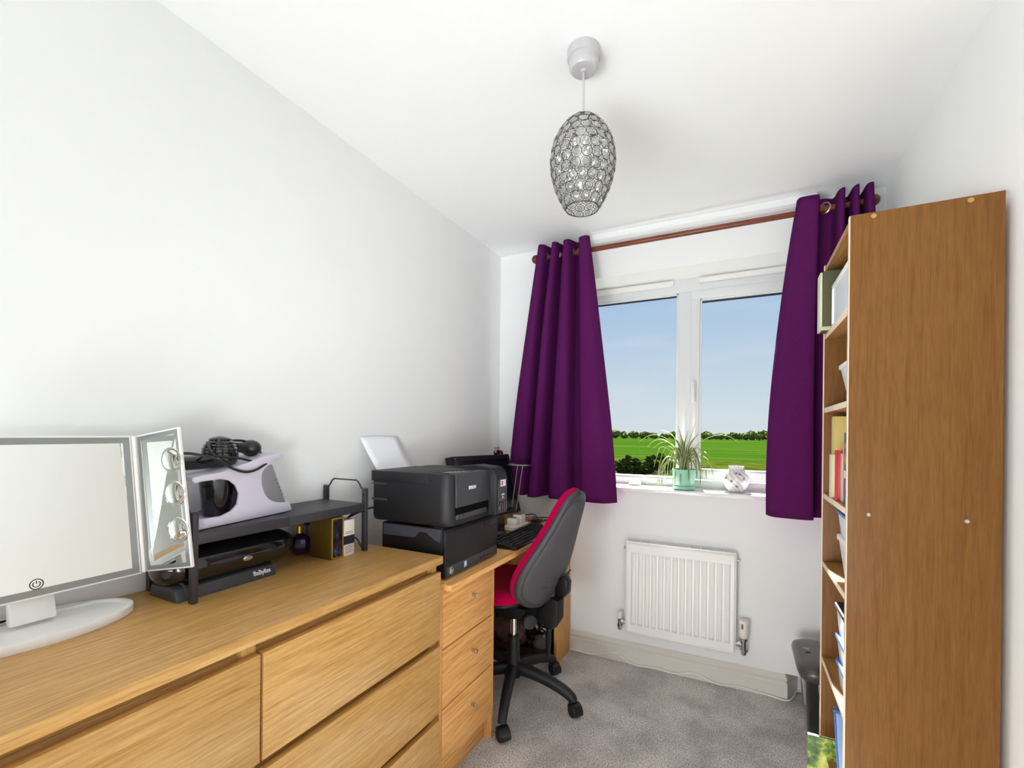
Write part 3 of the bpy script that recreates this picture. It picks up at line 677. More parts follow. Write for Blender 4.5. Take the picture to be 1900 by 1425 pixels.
obj('output_tray', MB().box(QX-.003, QX+.010, 1.333, 1.366, .968, .986, .003).box(QX-.003, QX+.006, 1.368, 1.545, .966, .985, .003), M['dark_grey'], pn)
obj('control_panel', MB().box(-.955, -.905, 1.345, 1.50, QZ, QZ+.0025, .001), M['gloss_black'], pn)
bt = MB()
for k in range(5): bt.cyl((-.925, 1.36+k*.022, QZ+.002), (-.925, 1.36+k*.022, QZ+.0036), .0045, n=10)
obj('buttons', bt, M['print_grey'], pn)
# ink tank tower, rounded over the top front edge
tx = -.850
arc = [(QX0+.02, QZ0+.006), (tx-.004, QZ0+.006), (tx, QZ0+.010), (tx, 1.085)]
for k in range(9):
    a = k/8*PI*.5; arc.append((tx-.045+.045*math.cos(a), 1.090+.048*math.sin(a)))
arc += [(-.96, 1.143), (-1.10, QZ+.001), (QX0+.02, QZ+.001)]
tw = obj('ink_tank_tower', MB().prism([(x_, 1.570, z_) for x_, z_ in arc], (0, .092, 0), .003), M['black_plastic'], pn, 30)
obj('fascia', MB().box(tx-.002, tx+.0015, 1.583, 1.657, .954, 1.090, .0015), M['dark_grey'], tw)
obj('display', MB().box(tx+.001, tx+.0025, 1.600, 1.643, 1.060, 1.086), M['print_white'], tw)
obj('display_icon', MB().box(tx+.002, tx+.0030, 1.606, 1.618, 1.064, 1.081), mat('red_icon', (190, 80, 74), .5), tw)
obj('fascia_line', MB().box(tx+.001, tx+.0022, 1.584, 1.656, 1.046, 1.048), M['gloss_black'], tw)
obj('badge', MB().box(tx+.001, tx+.0022, 1.610, 1.633, 1.025, 1.030).box(tx+.001, tx+.0022, 1.616, 1.624, 1.012, 1.020), M['print_white'], tw)
for k in range(4):
    y_ = 1.591+k*.0165
    obj('ink_window', MB().box(tx+.0005, tx+.0030, y_, y_+.010, .958, 1.000, .001), M['gloss_black'], tw)
    obj('ink_window_glint', MB().box(tx+.002, tx+.0036, y_+.006, y_+.0085, .960, .996, .0005), M['print_grey'], tw)
    obj('ink_mark', MB().box(tx+.001, tx+.0024, y_+.001, y_+.009, 1.0055, 1.0085).box(tx+.001, tx+.0024, y_+.001, y_+.009, .002+1.0085, 1.0125), M['print_grey'], tw)
obj('rear_feed', MB().prism([(QX0-.012, 1.345, QZ-.06), (QX0-.034, 1.345, QZ-.022), (QX0-.026, 1.345, QZ-.016), (QX0+.010, 1.345, QZ-.04)], (0, .27, 0), .002), M['black_plastic'], pn)
for x_, y_ in ((-1.18, 1.34), (-.93, 1.34), (-1.18, 1.62), (-.93, 1.62)):
    obj('foot', MB().cyl((x_, y_, PZ+.003), (x_, y_, QZ0+.008), .011, n=12), M['seal'], pn)
rows = []
for i in range(9):
    t = i/8; x_ = -1.268+(-1.362+1.268)*(t**1.0)-.004*math.sin(PI*t); z_ = 1.098+(1.251-1.098)*t
    rows.append([(x_-.003*math.sin(PI*j/6), 1.378+(1.357-1.378)*t+(.212+.012*t)*j/6, z_+.004*math.sin(PI*j/6)*t) for j in range(7)])
o = solo('paper_sheet', MB().grid(rows), M['paper'], (-1.27, 1.48, 1.10), 'blank white sheet leaning up from the rear feed of the printer', 'paper')
sd = o.modifiers.new('thickness', 'SOLIDIFY'); sd.thickness = .0012; sd.offset = 0

# ================================================================== MONITOR
p0 = Vector((-1.141, 2.400, .817)); dirm = Vector((-.205, -.979, 0)).normalized(); upm = Vector((-.071, -.032, .343)); upm.normalize()
nm = upm.cross(dirm).normalized() * 1
if nm.x < 0: nm = -nm
mn_ = thing('computer_monitor', (-1.25, 2.16, KZ), 'black flat monitor on the desk behind the printer', 'monitor')
def mbox(a0, a1, h0, h1, d0, d1, bev=.003):
    """a along width from the right edge, h up, d towards the viewer side"""
    b = MB().box(a0, a1, d0, d1, h0, h1, bev)
    for v_ in b.bm.verts: v_.co = p0+dirm*v_.co.x+nm*v_.co.y+upm*v_.co.z
    return b
WM, HM = .463, .341
obj('casing', mbox(0, WM, 0, HM, -.045, .0, .005), M['black_satin'], mn_)
obj('screen', mbox(.014, WM-.014, .03, HM-.022, .0, .0012, 0), M['screen'], mn_)
for a in ((0, WM, 0, .03), (0, WM, HM-.022, HM), (0, .014, .03, HM-.022), (WM-.014, WM, .03, HM-.022)):
    obj('bezel', mbox(*a, -.002, .006, .0015), M['black_plastic'], mn_)
obj('badge', mbox(WM-.030, WM-.016, HM-.016, HM-.008, .005, .007, 0), mat('dull_red_badge', (150, 50, 44), .5), mn_)
mid = p0+dirm*WM*.5-nm*.04
obj('stand', MB().box(mid.x-.055, mid.x-.025, mid.y-.03, mid.y+.03, KZ+.012, KZ+.22, .004), M['black_satin'], mn_)
obj('base', MB().lathe([(0, 0), (.088, 0), (.09, .003), (.088, .010), (.03, .014), (0, .014)], (mid.x-.006, mid.y, KZ), 32), M['black_satin'], mn_)

# toy tractor standing on the monitor
top_r = p0+upm*(HM+.001)+dirm*.062-nm*.02
tr = thing('toy_tractor', top_r, 'tiny red toy tractor standing on the top edge of the monitor', 'toy')
red = mat('toy_red', (176, 44, 52), .4)
def tb(a0, a1, d0, d1, h0, h1, bev=.001):
    b = MB().box(a0, a1, d0, d1, h0, h1, bev)
    for v_ in b.bm.verts: v_.co = top_r+dirm*v_.co.x+nm*v_.co.y+ZZ*v_.co.z
    return b
obj('bonnet', tb(-.026, .006, -.008, .008, .012, .026, .003), red, tr)
obj('cab', tb(.006, .024, -.010, .010, .012, .040, .002), mat('toy_window', (190, 150, 160), .3), tr)
obj('roof', tb(.004, .026, -.011, .011, .0395, .043, .001), red, tr)
for a, r_ in ((-.016, .009), (.015, .013)):
    for d_ in (-.011, .011):
        c_ = top_r+dirm*a+nm*d_+ZZ*(r_+.0005)
        obj('wheel', MB().cyl(c_-nm*.004, c_+nm*.004, r_, n=14, bev=.001), M['black_plastic'], tr)

# ================================================================== KEYBOARD AND SMALL THINGS ON THE DESK
kb = thing('keyboard', (-.94, 2.05, KZ), 'black keyboard along the front edge of the desk', 'keyboard')
kx0, kx1, ky0, ky1 = -1.012, -.868, 1.790, 2.275
obj('base', MB().prism([(kx1, ky0, KZ+.001), (kx1, ky0, KZ+.016), (kx0, ky0, KZ+.028), (kx0, ky0, KZ+.001)], (0, ky1-ky0, 0), .004), M['black_satin'], kb)
kproto = None
for r_ in range(6):
    x_ = kx1-.016-r_*.0213-(.006 if r_ == 5 else 0); z_ = KZ+.016+(kx1-x_)/.144*.012
    yk = ky0+.012
    while yk < ky1-.02:
        wk = .0175
        if r_ == 0 and 1.88 < yk < 1.96: wk = .100
        if yk+wk > ky1-.008: break
        if kproto is None or wk > .02:
            b = MB().box(-.0085, .0085, 0, wk, 0, .007, .0022, 1); me = bpy.data.meshes.new('key'); b.bm.to_mesh(me); b.bm.free(); finish(me, M['black_plastic'], None)
            if wk < .02: kproto = me
        else: me = kproto
        o = bpy.data.objects.new('key', me); COL.objects.link(o); o.parent = kb; o.location = Vector((x_, yk, z_-.002))-Vector(kb.location)
        yk += wk+.0022+(.012 if abs(yk-ky0-.312) < .009 else 0)
kl = MB()
for r_ in range(6):
    x_ = kx1-.016-r_*.0213-(.006 if r_ == 5 else 0); z_ = KZ+.016+(kx1-x_)/.144*.012+.0052
    for k in range(14):
        if r_ == 0 and 3 < k < 10: continue
        yk = ky0+.0165+k*.0197; kl.box(x_+.0005, x_+.0048, yk, yk+.0036, z_, z_+.0004)
kls = obj('key_legends', kl, M['print_grey'], kb, False)
mo = thing('computer_mouse', (-1.06, 2.0, KZ), 'black mouse between the computer case and the keyboard', 'mouse')
b = MB().ball((-1.06, 2.0, KZ), .03, 18, 10, (1.7, 1, 1.1))
for v_ in b.bm.verts: v_.co.z = max(v_.co.z, KZ+.001)
obj('body', b, M['black_satin'], mo, 60)
obj('scroll_wheel', MB().cyl((-1.035, 1.997, KZ+.027), (-1.035, 2.003, KZ+.027), .006, n=12), M['dark_grey'], mo)
# power strip with two plug adaptors
ps = thing('power_strip', (-1.08, 2.21, KZ), 'white power strip with two square adaptors below the monitor', 'power strip')
obj('strip', MB().box(-1.115, -1.045, 2.135, 2.305, KZ+.001, KZ+.024, .004), M['cream_plastic'], ps)
for y_, h_ in ((2.165, .060), (2.235, .068)):
    a_ = obj('adaptor', MB().box(-1.108, -1.054, y_, y_+.052, KZ+.0245, KZ+h_, .004), M['cream_plastic'], ps)
    obj('socket', MB().box(-1.098, -1.066, y_+.012, y_+.040, KZ+h_-.001, KZ+h_+.0015, .001), M['print_grey'], a_)
pp = thing('pen_pot', (-1.13, 2.10, KZ), 'dark mesh pen pot tucked behind the computer case', 'pen pot')
b = MB()
for k in range(9): 
    z_ = KZ+.006+k*.009; b.tube([(-1.13+.036*math.cos(2*PI*q/24), 2.10+.036*math.sin(2*PI*q/24), z_) for q in range(24)], .0014, 4, closed=True)
for q in range(24):
    a = 2*PI*q/24; b.tube([(-1.13+.036*math.cos(a), 2.10+.036*math.sin(a), KZ+.004), (-1.13+.036*math.cos(a), 2.10+.036*math.sin(a), KZ+.08)], .0012, 4)
obj('mesh_wall', b, M['black_satin'], pp, 180)
obj('bottom', MB().cyl((-1.13, 2.10, KZ), (-1.13, 2.10, KZ+.005), .037, n=24), M['black_satin'], pp)
# desk lamp: round flat head on two thin stems
dl = thing('desk_lamp', (-1.145, 2.335, KZ), 'slim desk lamp with a flat round black head on two thin stems', 'desk lamp')
hx, hy, hz = -1.098, 2.30, 1.093
obj('head', MB().lathe([(0, 0), (.060, 0), (.066, .004), (.066, .008), (.058, .012), (0, .013)], (hx, hy, hz), 32), M['black_satin'], dl)
obj('rim', MB().tube([(hx+.066*math.cos(2*PI*q/32), hy+.066*math.sin(2*PI*q/32), hz+.004) for q in range(32)], .003, 6, closed=True), M['steel'], dl)
for dx, fx in ((-.02, -.035), (.012, -.005)):
    obj('stem', MB().tube([(hx+dx, hy+.012, hz+.001), (-1.140+fx, 2.335, KZ+.014)], .0024, 8), M['steel'], dl)
obj('cross_bar', MB().tube([(-1.160, 2.331, KZ+.095), (-1.128, 2.331, KZ+.095)], .003, 6), M['dark_grey'], dl)
obj('base', MB().cyl((-1.155, 2.335, KZ), (-1.155, 2.335, KZ+.014), .030, n=28, bev=.003), M['black_satin'], dl)
br = thing('wooden_brush', (-1.20, 2.47, KZ), 'tan oval wooden brush standing behind the edge of the monitor', 'brush')
obj('head', MB().ball((-1.175, 2.435, .955), .03, 16, 10, (.7, .35, 1.15)), mat('tan_wood', (176, 116, 74), .5), br)
obj('stick', MB().cyl((-1.175, 2.435, KZ), (-1.175, 2.435, .94), .005, n=10), mat('tan_wood_handle', (160, 104, 66), .5), br)
solo('ruler', MB().box(-1.285, -1.255, 2.548, 2.554, KZ+.001, 1.185, .001), mat('pale_wood_ruler', (226, 204, 184), .5), (-1.27, 2.551, KZ), 'pale wooden ruler standing upright in the corner behind the monitor', 'ruler')
cab = [[(-1.02, 2.20, KZ+.005), (-1.045, 2.26, KZ+.008), (-1.00, 2.36, KZ+.006), (-1.05, 2.44, KZ+.02), (-1.10, 2.50, KZ+.03), (-1.20, 2.52, KZ+.01)],
       [(-1.115, 2.12, KZ+.006), (-1.04, 2.115, KZ+.007), (-.985, 2.29, KZ+.007), (-1.02, 2.36, KZ+.009), (-1.09, 2.40, KZ+.012)],
       [(-1.03, 2.37, KZ+.006), (-.985, 2.44, KZ+.018), (-.96, 2.50, KZ+.026), (-1.02, 2.535, KZ+.012), (-1.12, 2.53, KZ+.006)]]
for c_, lb in zip(cab, ('black cable running past the window side of the power strip', 'black cable curling around the front of the power strip', 'black cable looped on the desk under the curtain hem')):
    solo('desk_cable', MB().tube(spline(c_, 8), .0028, 6), M['cable_black'], c_[0], lb, 'cable')
solo('usb_hub', MB().box(-1.075, -1.02, 2.40, 2.45, KZ+.001, KZ+.016, .003), M['black_satin'], (-1.05, 2.42, KZ), 'small black box among the cables by the power strip', 'usb hub')
solo('card', MB().box(-.99, -.94, 2.36, 2.44, KZ+.0005, KZ+.0025), M['paper'], (-.965, 2.40, KZ), 'white card on the desk beyond the keyboard', 'card')

# ================================================================== OFFICE CHAIR
CX, CY = -.965, 1.967
ph = math.radians(-14); NB = Vector((math.cos(ph), math.sin(ph), 0)); LT = Vector((-math.sin(ph), math.cos(ph), 0)); CC = Vector((CX, CY, 0))
def cp(k, l, z): return CC+NB*k+LT*l+ZZ*z
of = thing('office_chair', (CX, CY, 0), 'swivel office chair with crimson cushions and a grey back shell at the desk', 'office chair')
# star base
for i in range(5):
    a = math.radians(72*i); d = Vector((math.cos(a), math.sin(a), 0)); t_ = Vector((-math.sin(a), math.cos(a), 0))
    cl = spline([(0.015, .148), (.09, .145), (.17, .132), (.25, .103), (.295, .082), (.312, .062)], 5)if False else [(.015, .146), (.05, .147), (.09, .144), (.13, .138), (.17, .130), (.21, .119), (.25, .105), (.28, .091), (.298, .078), (.305, .064)]
    b = MB(); rows = []
    for j, (r_, z_) in enumerate(cl):
        w_ = .033-.010*j/9; h_ = .028-.008*j/9
        dn = Vector((cl[min(j+1, 9)][0]-cl[max(j-1, 0)][0], cl[min(j+1, 9)][1]-cl[max(j-1, 0)][1])).normalized(); un = Vector((-dn.y, dn.x))
        ring = []
        for q in range(12):
            an = 2*PI*q/12; cx_ = math.copysign(abs(math.cos(an))**.6, math.cos(an))*w_*.8; cz_ = math.copysign(abs(math.sin(an))**.7, math.sin(an))*h_
            ring.append(CC+d*(r_+un.x*cz_)+t_*cx_+ZZ*(z_+un.y*cz_))
        rows.append(ring+[ring[0]])
    b.grid(rows); bmesh.ops.remove_doubles(b.bm, verts=b.bm.verts, dist=1e-6); bmesh.ops.holes_fill(b.bm, edges=[e for e in b.bm.edges if e.is_boundary])
    obj('base_arm', b, M['black_plastic'], of, 50)
    cpos = CC+d*.307; ra = math.radians(235+(i % 2)*12-8*i*(1 if i < 2 else 0)); ax = Vector((math.cos(ra), math.sin(ra), 0)); fo = Vector((-ax.y, ax.x, 0))
    cst = obj('caster', MB().cyl(cpos+ZZ*.028, cpos+ZZ*.070, .007, n=10).lathe([(0, -.004), (.0285, -.004), (.0285, .004), (0, .004)], cpos+ZZ*.030+fo*.012, 20, ax)
              .prism([cpos+ax*-.020+fo*.012+(fo*math.cos(q)+ZZ*math.sin(q))*.0335+ZZ*.030 for q in [math.radians(x) for x in range(-20, 171, 19)]] + [cpos+ax*-.020+fo*.012+(fo*math.cos(q)+ZZ*math.sin(q))*.0295+ZZ*.030 for q in [math.radians(x) for x in range(170, -21, -19)]], ax*.040), M['black_satin'], of, 40)
    for sg in (-1, 1):
        w0 = cpos+fo*.012+ZZ*.030+ax*sg*.005
        obj('wheel', MB().cyl(w0, w0+ax*sg*.019, .0295, .027, 22, .003), M['black_plastic'], cst)
obj('hub', MB().lathe([(0, .108), (.040, .108), (.046, .122), (.044, .150), (.036, .176), (.033, .200), (.0315, .205), (.0315, .262), (.027, .268), (.026, .300), (0, .300)], (CX, CY, 0), 28), M['black_plastic'], of, 40)
obj('gas_lift', MB().cyl((CX, CY, .295), (CX, CY, .432), .0145, n=20), M['chrome'], of)
# seat
def seat_ring(sc_, z_, dx=0):
    r_ = []
    for q in range(40):
        a = 2*PI*q/40; c_, s_ = math.cos(a), math.sin(a)
        r_.append(cp(-.075+dx+math.copysign(abs(c_)**.72, c_)*.205*sc_, math.copysign(abs(s_)**.72, s_)*.232*sc_, z_))
    return r_+[r_[0]]
def closed_grid(rows):
    b = MB(); b.grid(rows); bmesh.ops.remove_doubles(b.bm, verts=b.bm.verts, dist=1e-6)
    bmesh.ops.holes_fill(b.bm, edges=[e for e in b.bm.edges if e.is_boundary]); return b
obj('seat', closed_grid([seat_ring(.97, .508), seat_ring(1.0, .516), seat_ring(1.01, .532), seat_ring(.985, .550), seat_ring(.93, .562), seat_ring(.78, .566), seat_ring(.45, .560), seat_ring(.12, .556)]), M['red_fabric'], of, 60)
obj('seat_pan', closed_grid([seat_ring(.30, .468), seat_ring(.60, .474), seat_ring(.88, .484), seat_ring(.98, .497), seat_ring(.985, .507), seat_ring(.9, .5075)]), M['black_satin'], of, 60)
obj('mechanism', MB().prism([cp(-.12, -.075, .430), cp(-.12, -.075, .470), cp(.13, -.075, .474), cp(.13, -.075, .432), cp(.03, -.075, .405), cp(-.04, -.075, .405)], LT*.15, .006), M['black_plastic'], of, 40)
obj('tilt_lever', MB().tube([cp(.02, -.07, .440), cp(.03, -.20, .436)], .005, 8).box(0, 0, 0, 0, 0, 0) if False else MB().tube([cp(.02, .07, .440), cp(.03, .24, .436)], .005, 8), M['black_satin'], of)
# back: outline in (l, h), h 0..1 from bottom to top
hw = [(0, .0), (.02, .062), (.05, .108), (.09, .143), (.15, .170), (.25, .184), (.33, .181), (.42, .168), (.52, .147), (.62, .127), (.72, .107), (.82, .092), (.90, .078), (.95, .062), (.98, .040), (1.0, .0)]
def back_k(h): return .140+.222*h+(.03*(.25-h)**2*4 if h < .25 else 0)
def back_z(h): return .478+.552*h
bn = (NB*.552-ZZ*.222).normalized()                                 # rear normal of the leaning back
half = [Vector((w_, h_, 0)) for h_, w_ in hw]; sp_ = spline(half, 3)
outl = [(p.x, p.y) for p in sp_]+[(-p.x, p.y) for p in sp_[-2:0:-1]]
def back_ring(sc_, d_, curve=.9):
    r_ = []
    for l_, h_ in outl:
        l2 = l_*sc_; h2 = .40+(h_-.40)*sc_ if sc_ < 1 else .40+(h_-.40)*(1+(sc_-1)*.6)
        r_.append(cp(back_k(h2), l2, back_z(h2))+bn*(d_-curve*l2*l2))
    return r_+[r_[0]]
obj('back_cushion', closed_grid([back_ring(.985, -.006), back_ring(1.0, -.014), back_ring(1.010, -.022), back_ring(.995, -.032), back_ring(.93, -.039), back_ring(.75, -.043), back_ring(.4, -.044), back_ring(.08, -.044)]), M['red_fabric'], of, 70)
shell = obj('back_shell', closed_grid([back_ring(.90, .012), back_ring(.885, .021), back_ring(.84, .025), back_ring(.6, .031), back_ring(.3, .034), back_ring(.06, .035)]), M['shell_grey'], of, 60)
obj('shell_rim', closed_grid([back_ring(.97, -.006), back_ring(1.0, -.005), back_ring(1.012, .004), back_ring(.99, .013), back_ring(.94, .0185), back_ring(.895, .0175), back_ring(.88, .012)]), M['dark_grey'], of, 60)
for q, hh in enumerate((.30, .255, .205)):
    pts = []
    for j in range(11):
        u_ = -.6+1.2*j/10; l_ = u_*.12+.01; h_ = hh+.016*math.cos(u_*4.2+2.6)+.045*max(0, u_)
        pts.append(cp(back_k(h_), l_, back_z(h_))+bn*(.0315-.9*l_*l_))
    obj('moulded_ripple', MB().tube(spline(pts, 3), .0022, 6), M['shell_grey'], shell)
obj('bracket_cover', MB().prism([cp(.195, .056, .520), cp(.205, .056, .600), cp(.250, .056, .625), cp(.270, .056, .600), cp(.266, .056, .548), cp(.238, .056, .515)], LT*.040, .008), M['black_satin'], of, 40)
b = MB()
for k in range(7):
    h_ = .10+k*.028
    b.tube([cp(back_k(h_), .088+.002*k, back_z(h_))+bn*.030, cp(back_k(h_), .135+.003*k, back_z(h_)+.008)+bn*.026], .0035, 6)
obj('vent_ribs', b, M['gloss_black'], of)
obj('back_bar', MB().prism([cp(.06, .010, .415), cp(.06, .010, .465), cp(.165, .010, .47), cp(.205, .010, .525), cp(.250, .010, .520), cp(.248, .010, .435), cp(.215, .010, .382), cp(.175, .010, .385)], LT*.055, .007), M['black_plastic'], of, 40)
obj('adjuster_knob', MB().lathe([(0, 0), (.030, 0), (.035, .006), (.035, .030), (.031, .036), (.012, .038), (0, .038)], cp(.135, -.062, .430), 10, NB*.85-LT*.5), M['black_plastic'], of, 30)
obj('hanging_bar', MB().prism([cp(.185, .010, .255), cp(.185, .010, .384), cp(.206, .010, .384), cp(.200, .010, .255)], LT*.02, .004), M['black_satin'], of)

# ================================================================== BOOKCASE
BX0, BX1, BY0, BY1, BZ = .259, .5605, 1.4835, 1.894, 1.863
bk = thing('bookcase', ((BX0+BX1)/2, (BY0+BY1)/2, 0), 'tall narrow brown oak bookcase standing end-on against the right wall', 'bookcase')
TH = .0175
npanel = obj('side_panel', MB().box(BX0+.001, BX1, BY0, BY0+TH, 0, BZ, .0008), M['book_oak'], bk)
fpanel = obj('side_panel', MB().box(BX0+.001, BX1, BY1-TH, BY1, 0, BZ, .0008), M['book_oak'], bk)
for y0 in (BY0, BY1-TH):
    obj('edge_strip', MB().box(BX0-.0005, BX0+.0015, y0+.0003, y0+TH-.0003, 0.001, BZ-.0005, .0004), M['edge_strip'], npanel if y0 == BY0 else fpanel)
obj('top_panel', MB().box(BX0+.003, BX1, BY0+TH+.0003, BY1-TH-.0003, BZ-TH-.004, BZ-.004, .0008), M['book_shelf'], bk)
obj('back_panel', MB().box(BX1-.004, BX1+.001, BY0+.004, BY1-.004, .05, BZ-.004), M['book_shelf'], bk)
SH = [1.6246, 1.372, 1.0787, .845, .517, .233, .072]
for z_ in SH:
    sh = obj('shelf', MB().box(BX0+.004, BX1-.005, BY0+TH+.0003, BY1-TH-.0003, z_-TH, z_, .0008), M['book_shelf'], bk)
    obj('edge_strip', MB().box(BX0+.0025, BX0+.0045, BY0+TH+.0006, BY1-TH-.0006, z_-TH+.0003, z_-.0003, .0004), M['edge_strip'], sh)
obj('plinth', MB().box(BX0+.02, BX0+.036, BY0+TH+.0003, BY1-TH-.0003, 0, .054), M['book_shelf'], bk)
for x_, z_ in ((.3055, 1.070), (.4975, 1.071)):
    obj('screw', MB().cyl((x_, BY0-.001, z_), (x_, BY0+.002, z_), .0046, n=14).tube([(x_+.0037*math.cos(2*PI*q/14), BY0-.0008, z_+.0037*math.sin(2*PI*q/14)) for q in range(14)], .0013, 5, closed=True), M['steel'], npanel)
for x_ in (.310, .4985):
    obj('screw_cap', MB().lathe([(0, 0), (.0057, 0), (.0062, .0009), (0, .0012)], (x_, BY0, 1.8525), 18, (0, -1, 0)), mat('tan_screw_cap', (176, 128, 74), .5), npanel)
hb = MB()
for zz in (1.523, 1.479, 1.435, 1.302, 1.236, .961, .917, .751, .685, .42): hb.cyl((.331, BY1-TH-.0006, zz), (.331, BY1-TH+.001, zz), .0029, n=8)
obj('peg_holes', hb, M['seal'], fpanel)
# --- things on the shelves, from the top down
fb = thing('box_file', (.353, 1.839, SH[0]), 'sage green box file sticking out on the top shelf of the bookcase', 'box file')
obj('case', MB().box(.2449, .507, 1.809, 1.8685, SH[0]+.0005, 1.823, .002), M['olive'], fb)
obj('spine', MB().box(.2371, .2443, 1.810, 1.8675, SH[0]+.0015, 1.819, .002), mat('pale_green_spine', (206, 208, 186), .6), fb)
obj('label_edge', MB().box(.2369, .331, 1.8073, 1.8087, SH[0]+.001, SH[0]+.013), mat('pale_lining', (190, 188, 150), .6), fb)
wf = thing('framed_board', (.269, 1.655, SH[0]), 'white framed board leaning across the top shelf front', 'picture frame')
obj('board', MB().box(.2691, .2735, 1.5155, 1.7715, SH[0]+.011, 1.7525, 0), mat('white_board', (214, 216, 224), .3), wf)
obj('frame', MB().box(.2647, .278, 1.5065, 1.780, SH[0]+.0006, SH[0]+.011, .002).box(.2647, .278, 1.5065, 1.780, 1.7515, 1.7625, .002).box(.2647, .278, 1.5065, 1.5155, SH[0]+.011, 1.7515, .002).box(.2647, .278, 1.7715, 1.780, SH[0]+.011, 1.7515, .002), M['white_plastic'], wf)
jr = thing('storage_jar', (.345, 1.62, SH[0]), 'translucent white tub standing behind the framed board', 'jar')
obj('body', MB().lathe([(0, 0), (.046, 0), (.050, .004), (.052, .143), (.047, .160), (0, .160)], (.342, 1.621, SH[0]+.0005), 24), M['frost'], jr)
obj('lid', MB().lathe([(0, .1605), (.053, .1605), (.053, .183), (.050, .187), (0, .187)], (.342, 1.621, SH[0]+.0005), 24), M['white_plastic'], jr)
def tub(name, x0, x1, y0, y1, z0, z1, taper, rim, body_m, rim_m, lab, cat):
    t = thing(name, ((x0+x1)/2, (y0+y1)/2, z0), lab, cat)
    cx, cy = (x0+x1)/2, (y0+y1)/2; rows = []
    for f_, z_ in ((1-taper, z0), (1-taper*.95, z0+.004), (1, z1-rim)):
        pl = rrect(cx-(x1-x0)/2*f_, cx+(x1-x0)/2*f_, cy-(y1-y0)/2*f_, cy+(y1-y0)/2*f_, (.012,)*4, 4); rows.append([(a, b_, z_) for a, b_ in pl]); rows[-1].append(rows[-1][0])
    obj('body', closed_grid(rows), body_m, t, 40)
    pl = rrect(x0-.005, x1+.005, y0-.005, y1+.005, (.014,)*4, 4)
    obj('rim', MB().prism([(a, b_, z1-rim+.0003) for a, b_ in pl], (0, 0, rim-.0003), .002), rim_m, t, 40)
    return t
tub('storage_tub', .2725, .518, 1.513, 1.6765, SH[1]+.0005, 1.488, .16, .013, M['frost'], M['white_plastic'], 'clear plastic tub alone on the second shelf', 'tub')
def book(y0, y1, x0, h, col, lab, depth=.143):
    t = thing('book', ((x0+x0+depth)/2, (y0+y1)/2, SH[2]), lab, 'book', 'books on the third shelf')
    z0 = SH[2]+.0005; cm_ = mat('book_cloth', col, .5)
    obj('cover', MB().box(x0, x0+.003, y0, y1, z0, h, .001).box(x0+.003, x0+depth, y0, y0+.0022, z0, h, .0005).box(x0+.003, x0+depth, y1-.0022, y1, z0, h, .0005), cm_, t)
    obj('pages', MB().box(x0+.0032, x0+depth-.004, y0+.0024, y1-.0024, z0+.003, h-.003), mat('page_block', (230, 222, 202), .8), t)
    return t
yb = book(1.785, 1.814, .2735, 1.339, (206, 184, 104), 'tall mustard yellow hardback furthest in on the book shelf', depth=.22)
wv = MB()
for q in range(5):
    wv.tube(spline([(.320+.013*math.cos(2*PI*k/10+q), 1.7842, 1.286-.0176*q+.012*math.sin(2*PI*k/10)) for k in range(10)], 2, True), .0008, 4, closed=True)
obj('line_drawing', wv, M['print_grey'], yb)
book(1.746, 1.778, .2625, 1.2165, (222, 206, 168), 'cream spined paperback beside the yellow hardback')
book(1.727, 1.743, .2758, 1.2253, (34, 66, 76), 'thin dark teal book between the cream and brown ones')
book(1.7075, 1.725, .2769, 1.198, (112, 62, 42), 'thin brown book next to the red one')
book(1.674, 1.704, .2658, 1.232, (196, 32, 36), 'bright red book in the middle of the book shelf')
book(1.6455, 1.671, .2746, 1.223, (206, 190, 172), 'pale patterned book beside the red one')
book(1.6235, 1.6435, .2758, 1.2606, (214, 168, 120), 'peach coloured book next to the blue one')
bb_ = book(1.575, 1.619, .2746, 1.286, (52, 74, 140), 'tall blue book with an orange and cream spine print')
sp2 = MB().cyl((.2741, 1.597, 1.209), (.2744, 1.597, 1.209), .0143, n=14).cyl((.2741, 1.6015, 1.247), (.2744, 1.6015, 1.247), .0088, n=12)
obj('spine_print', sp2, mat('orange_print', (214, 120, 70), .5), bb_)
obj('spine_band', MB().box(.2740, .2745, 1.577, 1.617, 1.1537, 1.1757), mat('cream_print', (232, 220, 196), .5), bb_)
tub('storage_box', .2748, .518, 1.513, 1.693, SH[3]+.0005, .977, .12, .0154, M['frost'], M['white_plastic'], 'white topped clear box at the bottom of the fourth shelf pair', 'storage box')
tub('storage_box', .2713, .507, 1.5165, 1.6875, .9778, 1.051, .06, .009, M['frost'], M['blue_lid'], 'small blue rimmed clear box stacked on the white topped one', 'storage box')
zz = SH[4]+.0005
for k, (h_, lm, lab) in enumerate(((.0794, M['blue_lid'], 'pale box with a blue lid at the bottom of the stack of three'), (.0772, M['blue_lid'], 'pale box with a blue lid in the middle of the stack of three'), (.0905, M['seal'], 'pale box with a black lid on top of the stack of three'))):
    tub('storage_box', .2758-.002*k, .507, 1.5145, 1.6985, zz, zz+h_, .05, .0132, M['frost'], lm, lab, 'storage box'); zz += h_+.0006
def folder(y0, x0, h, tilt, mt, lab):
    t = thing('folder', (x0+.1, y0, SH[5]), lab, 'folder')
    z0 = SH[5]+.0075; R_ = ROT('X', tilt); pv = Vector((x0, y0, z0))
    b = MB().box(x0, x0+.20, y0, y0+.013, z0, z0+h, .003).rot(R_, pv); obj('cover', b, mt, t)
    b = MB().box(x0-.004, x0-.0005, y0+.001, y0+.012, z0+.004, z0+h-.004, .001).rot(R_, pv); obj('spine', b, M['blue'], t)
    b = MB().box(x0-.006, x0+.066, y0+.002, y0+.011, z0+h+.0005, z0+h+.0066, .001).rot(R_, pv); obj('tab', b, M['blue_lid'], t)
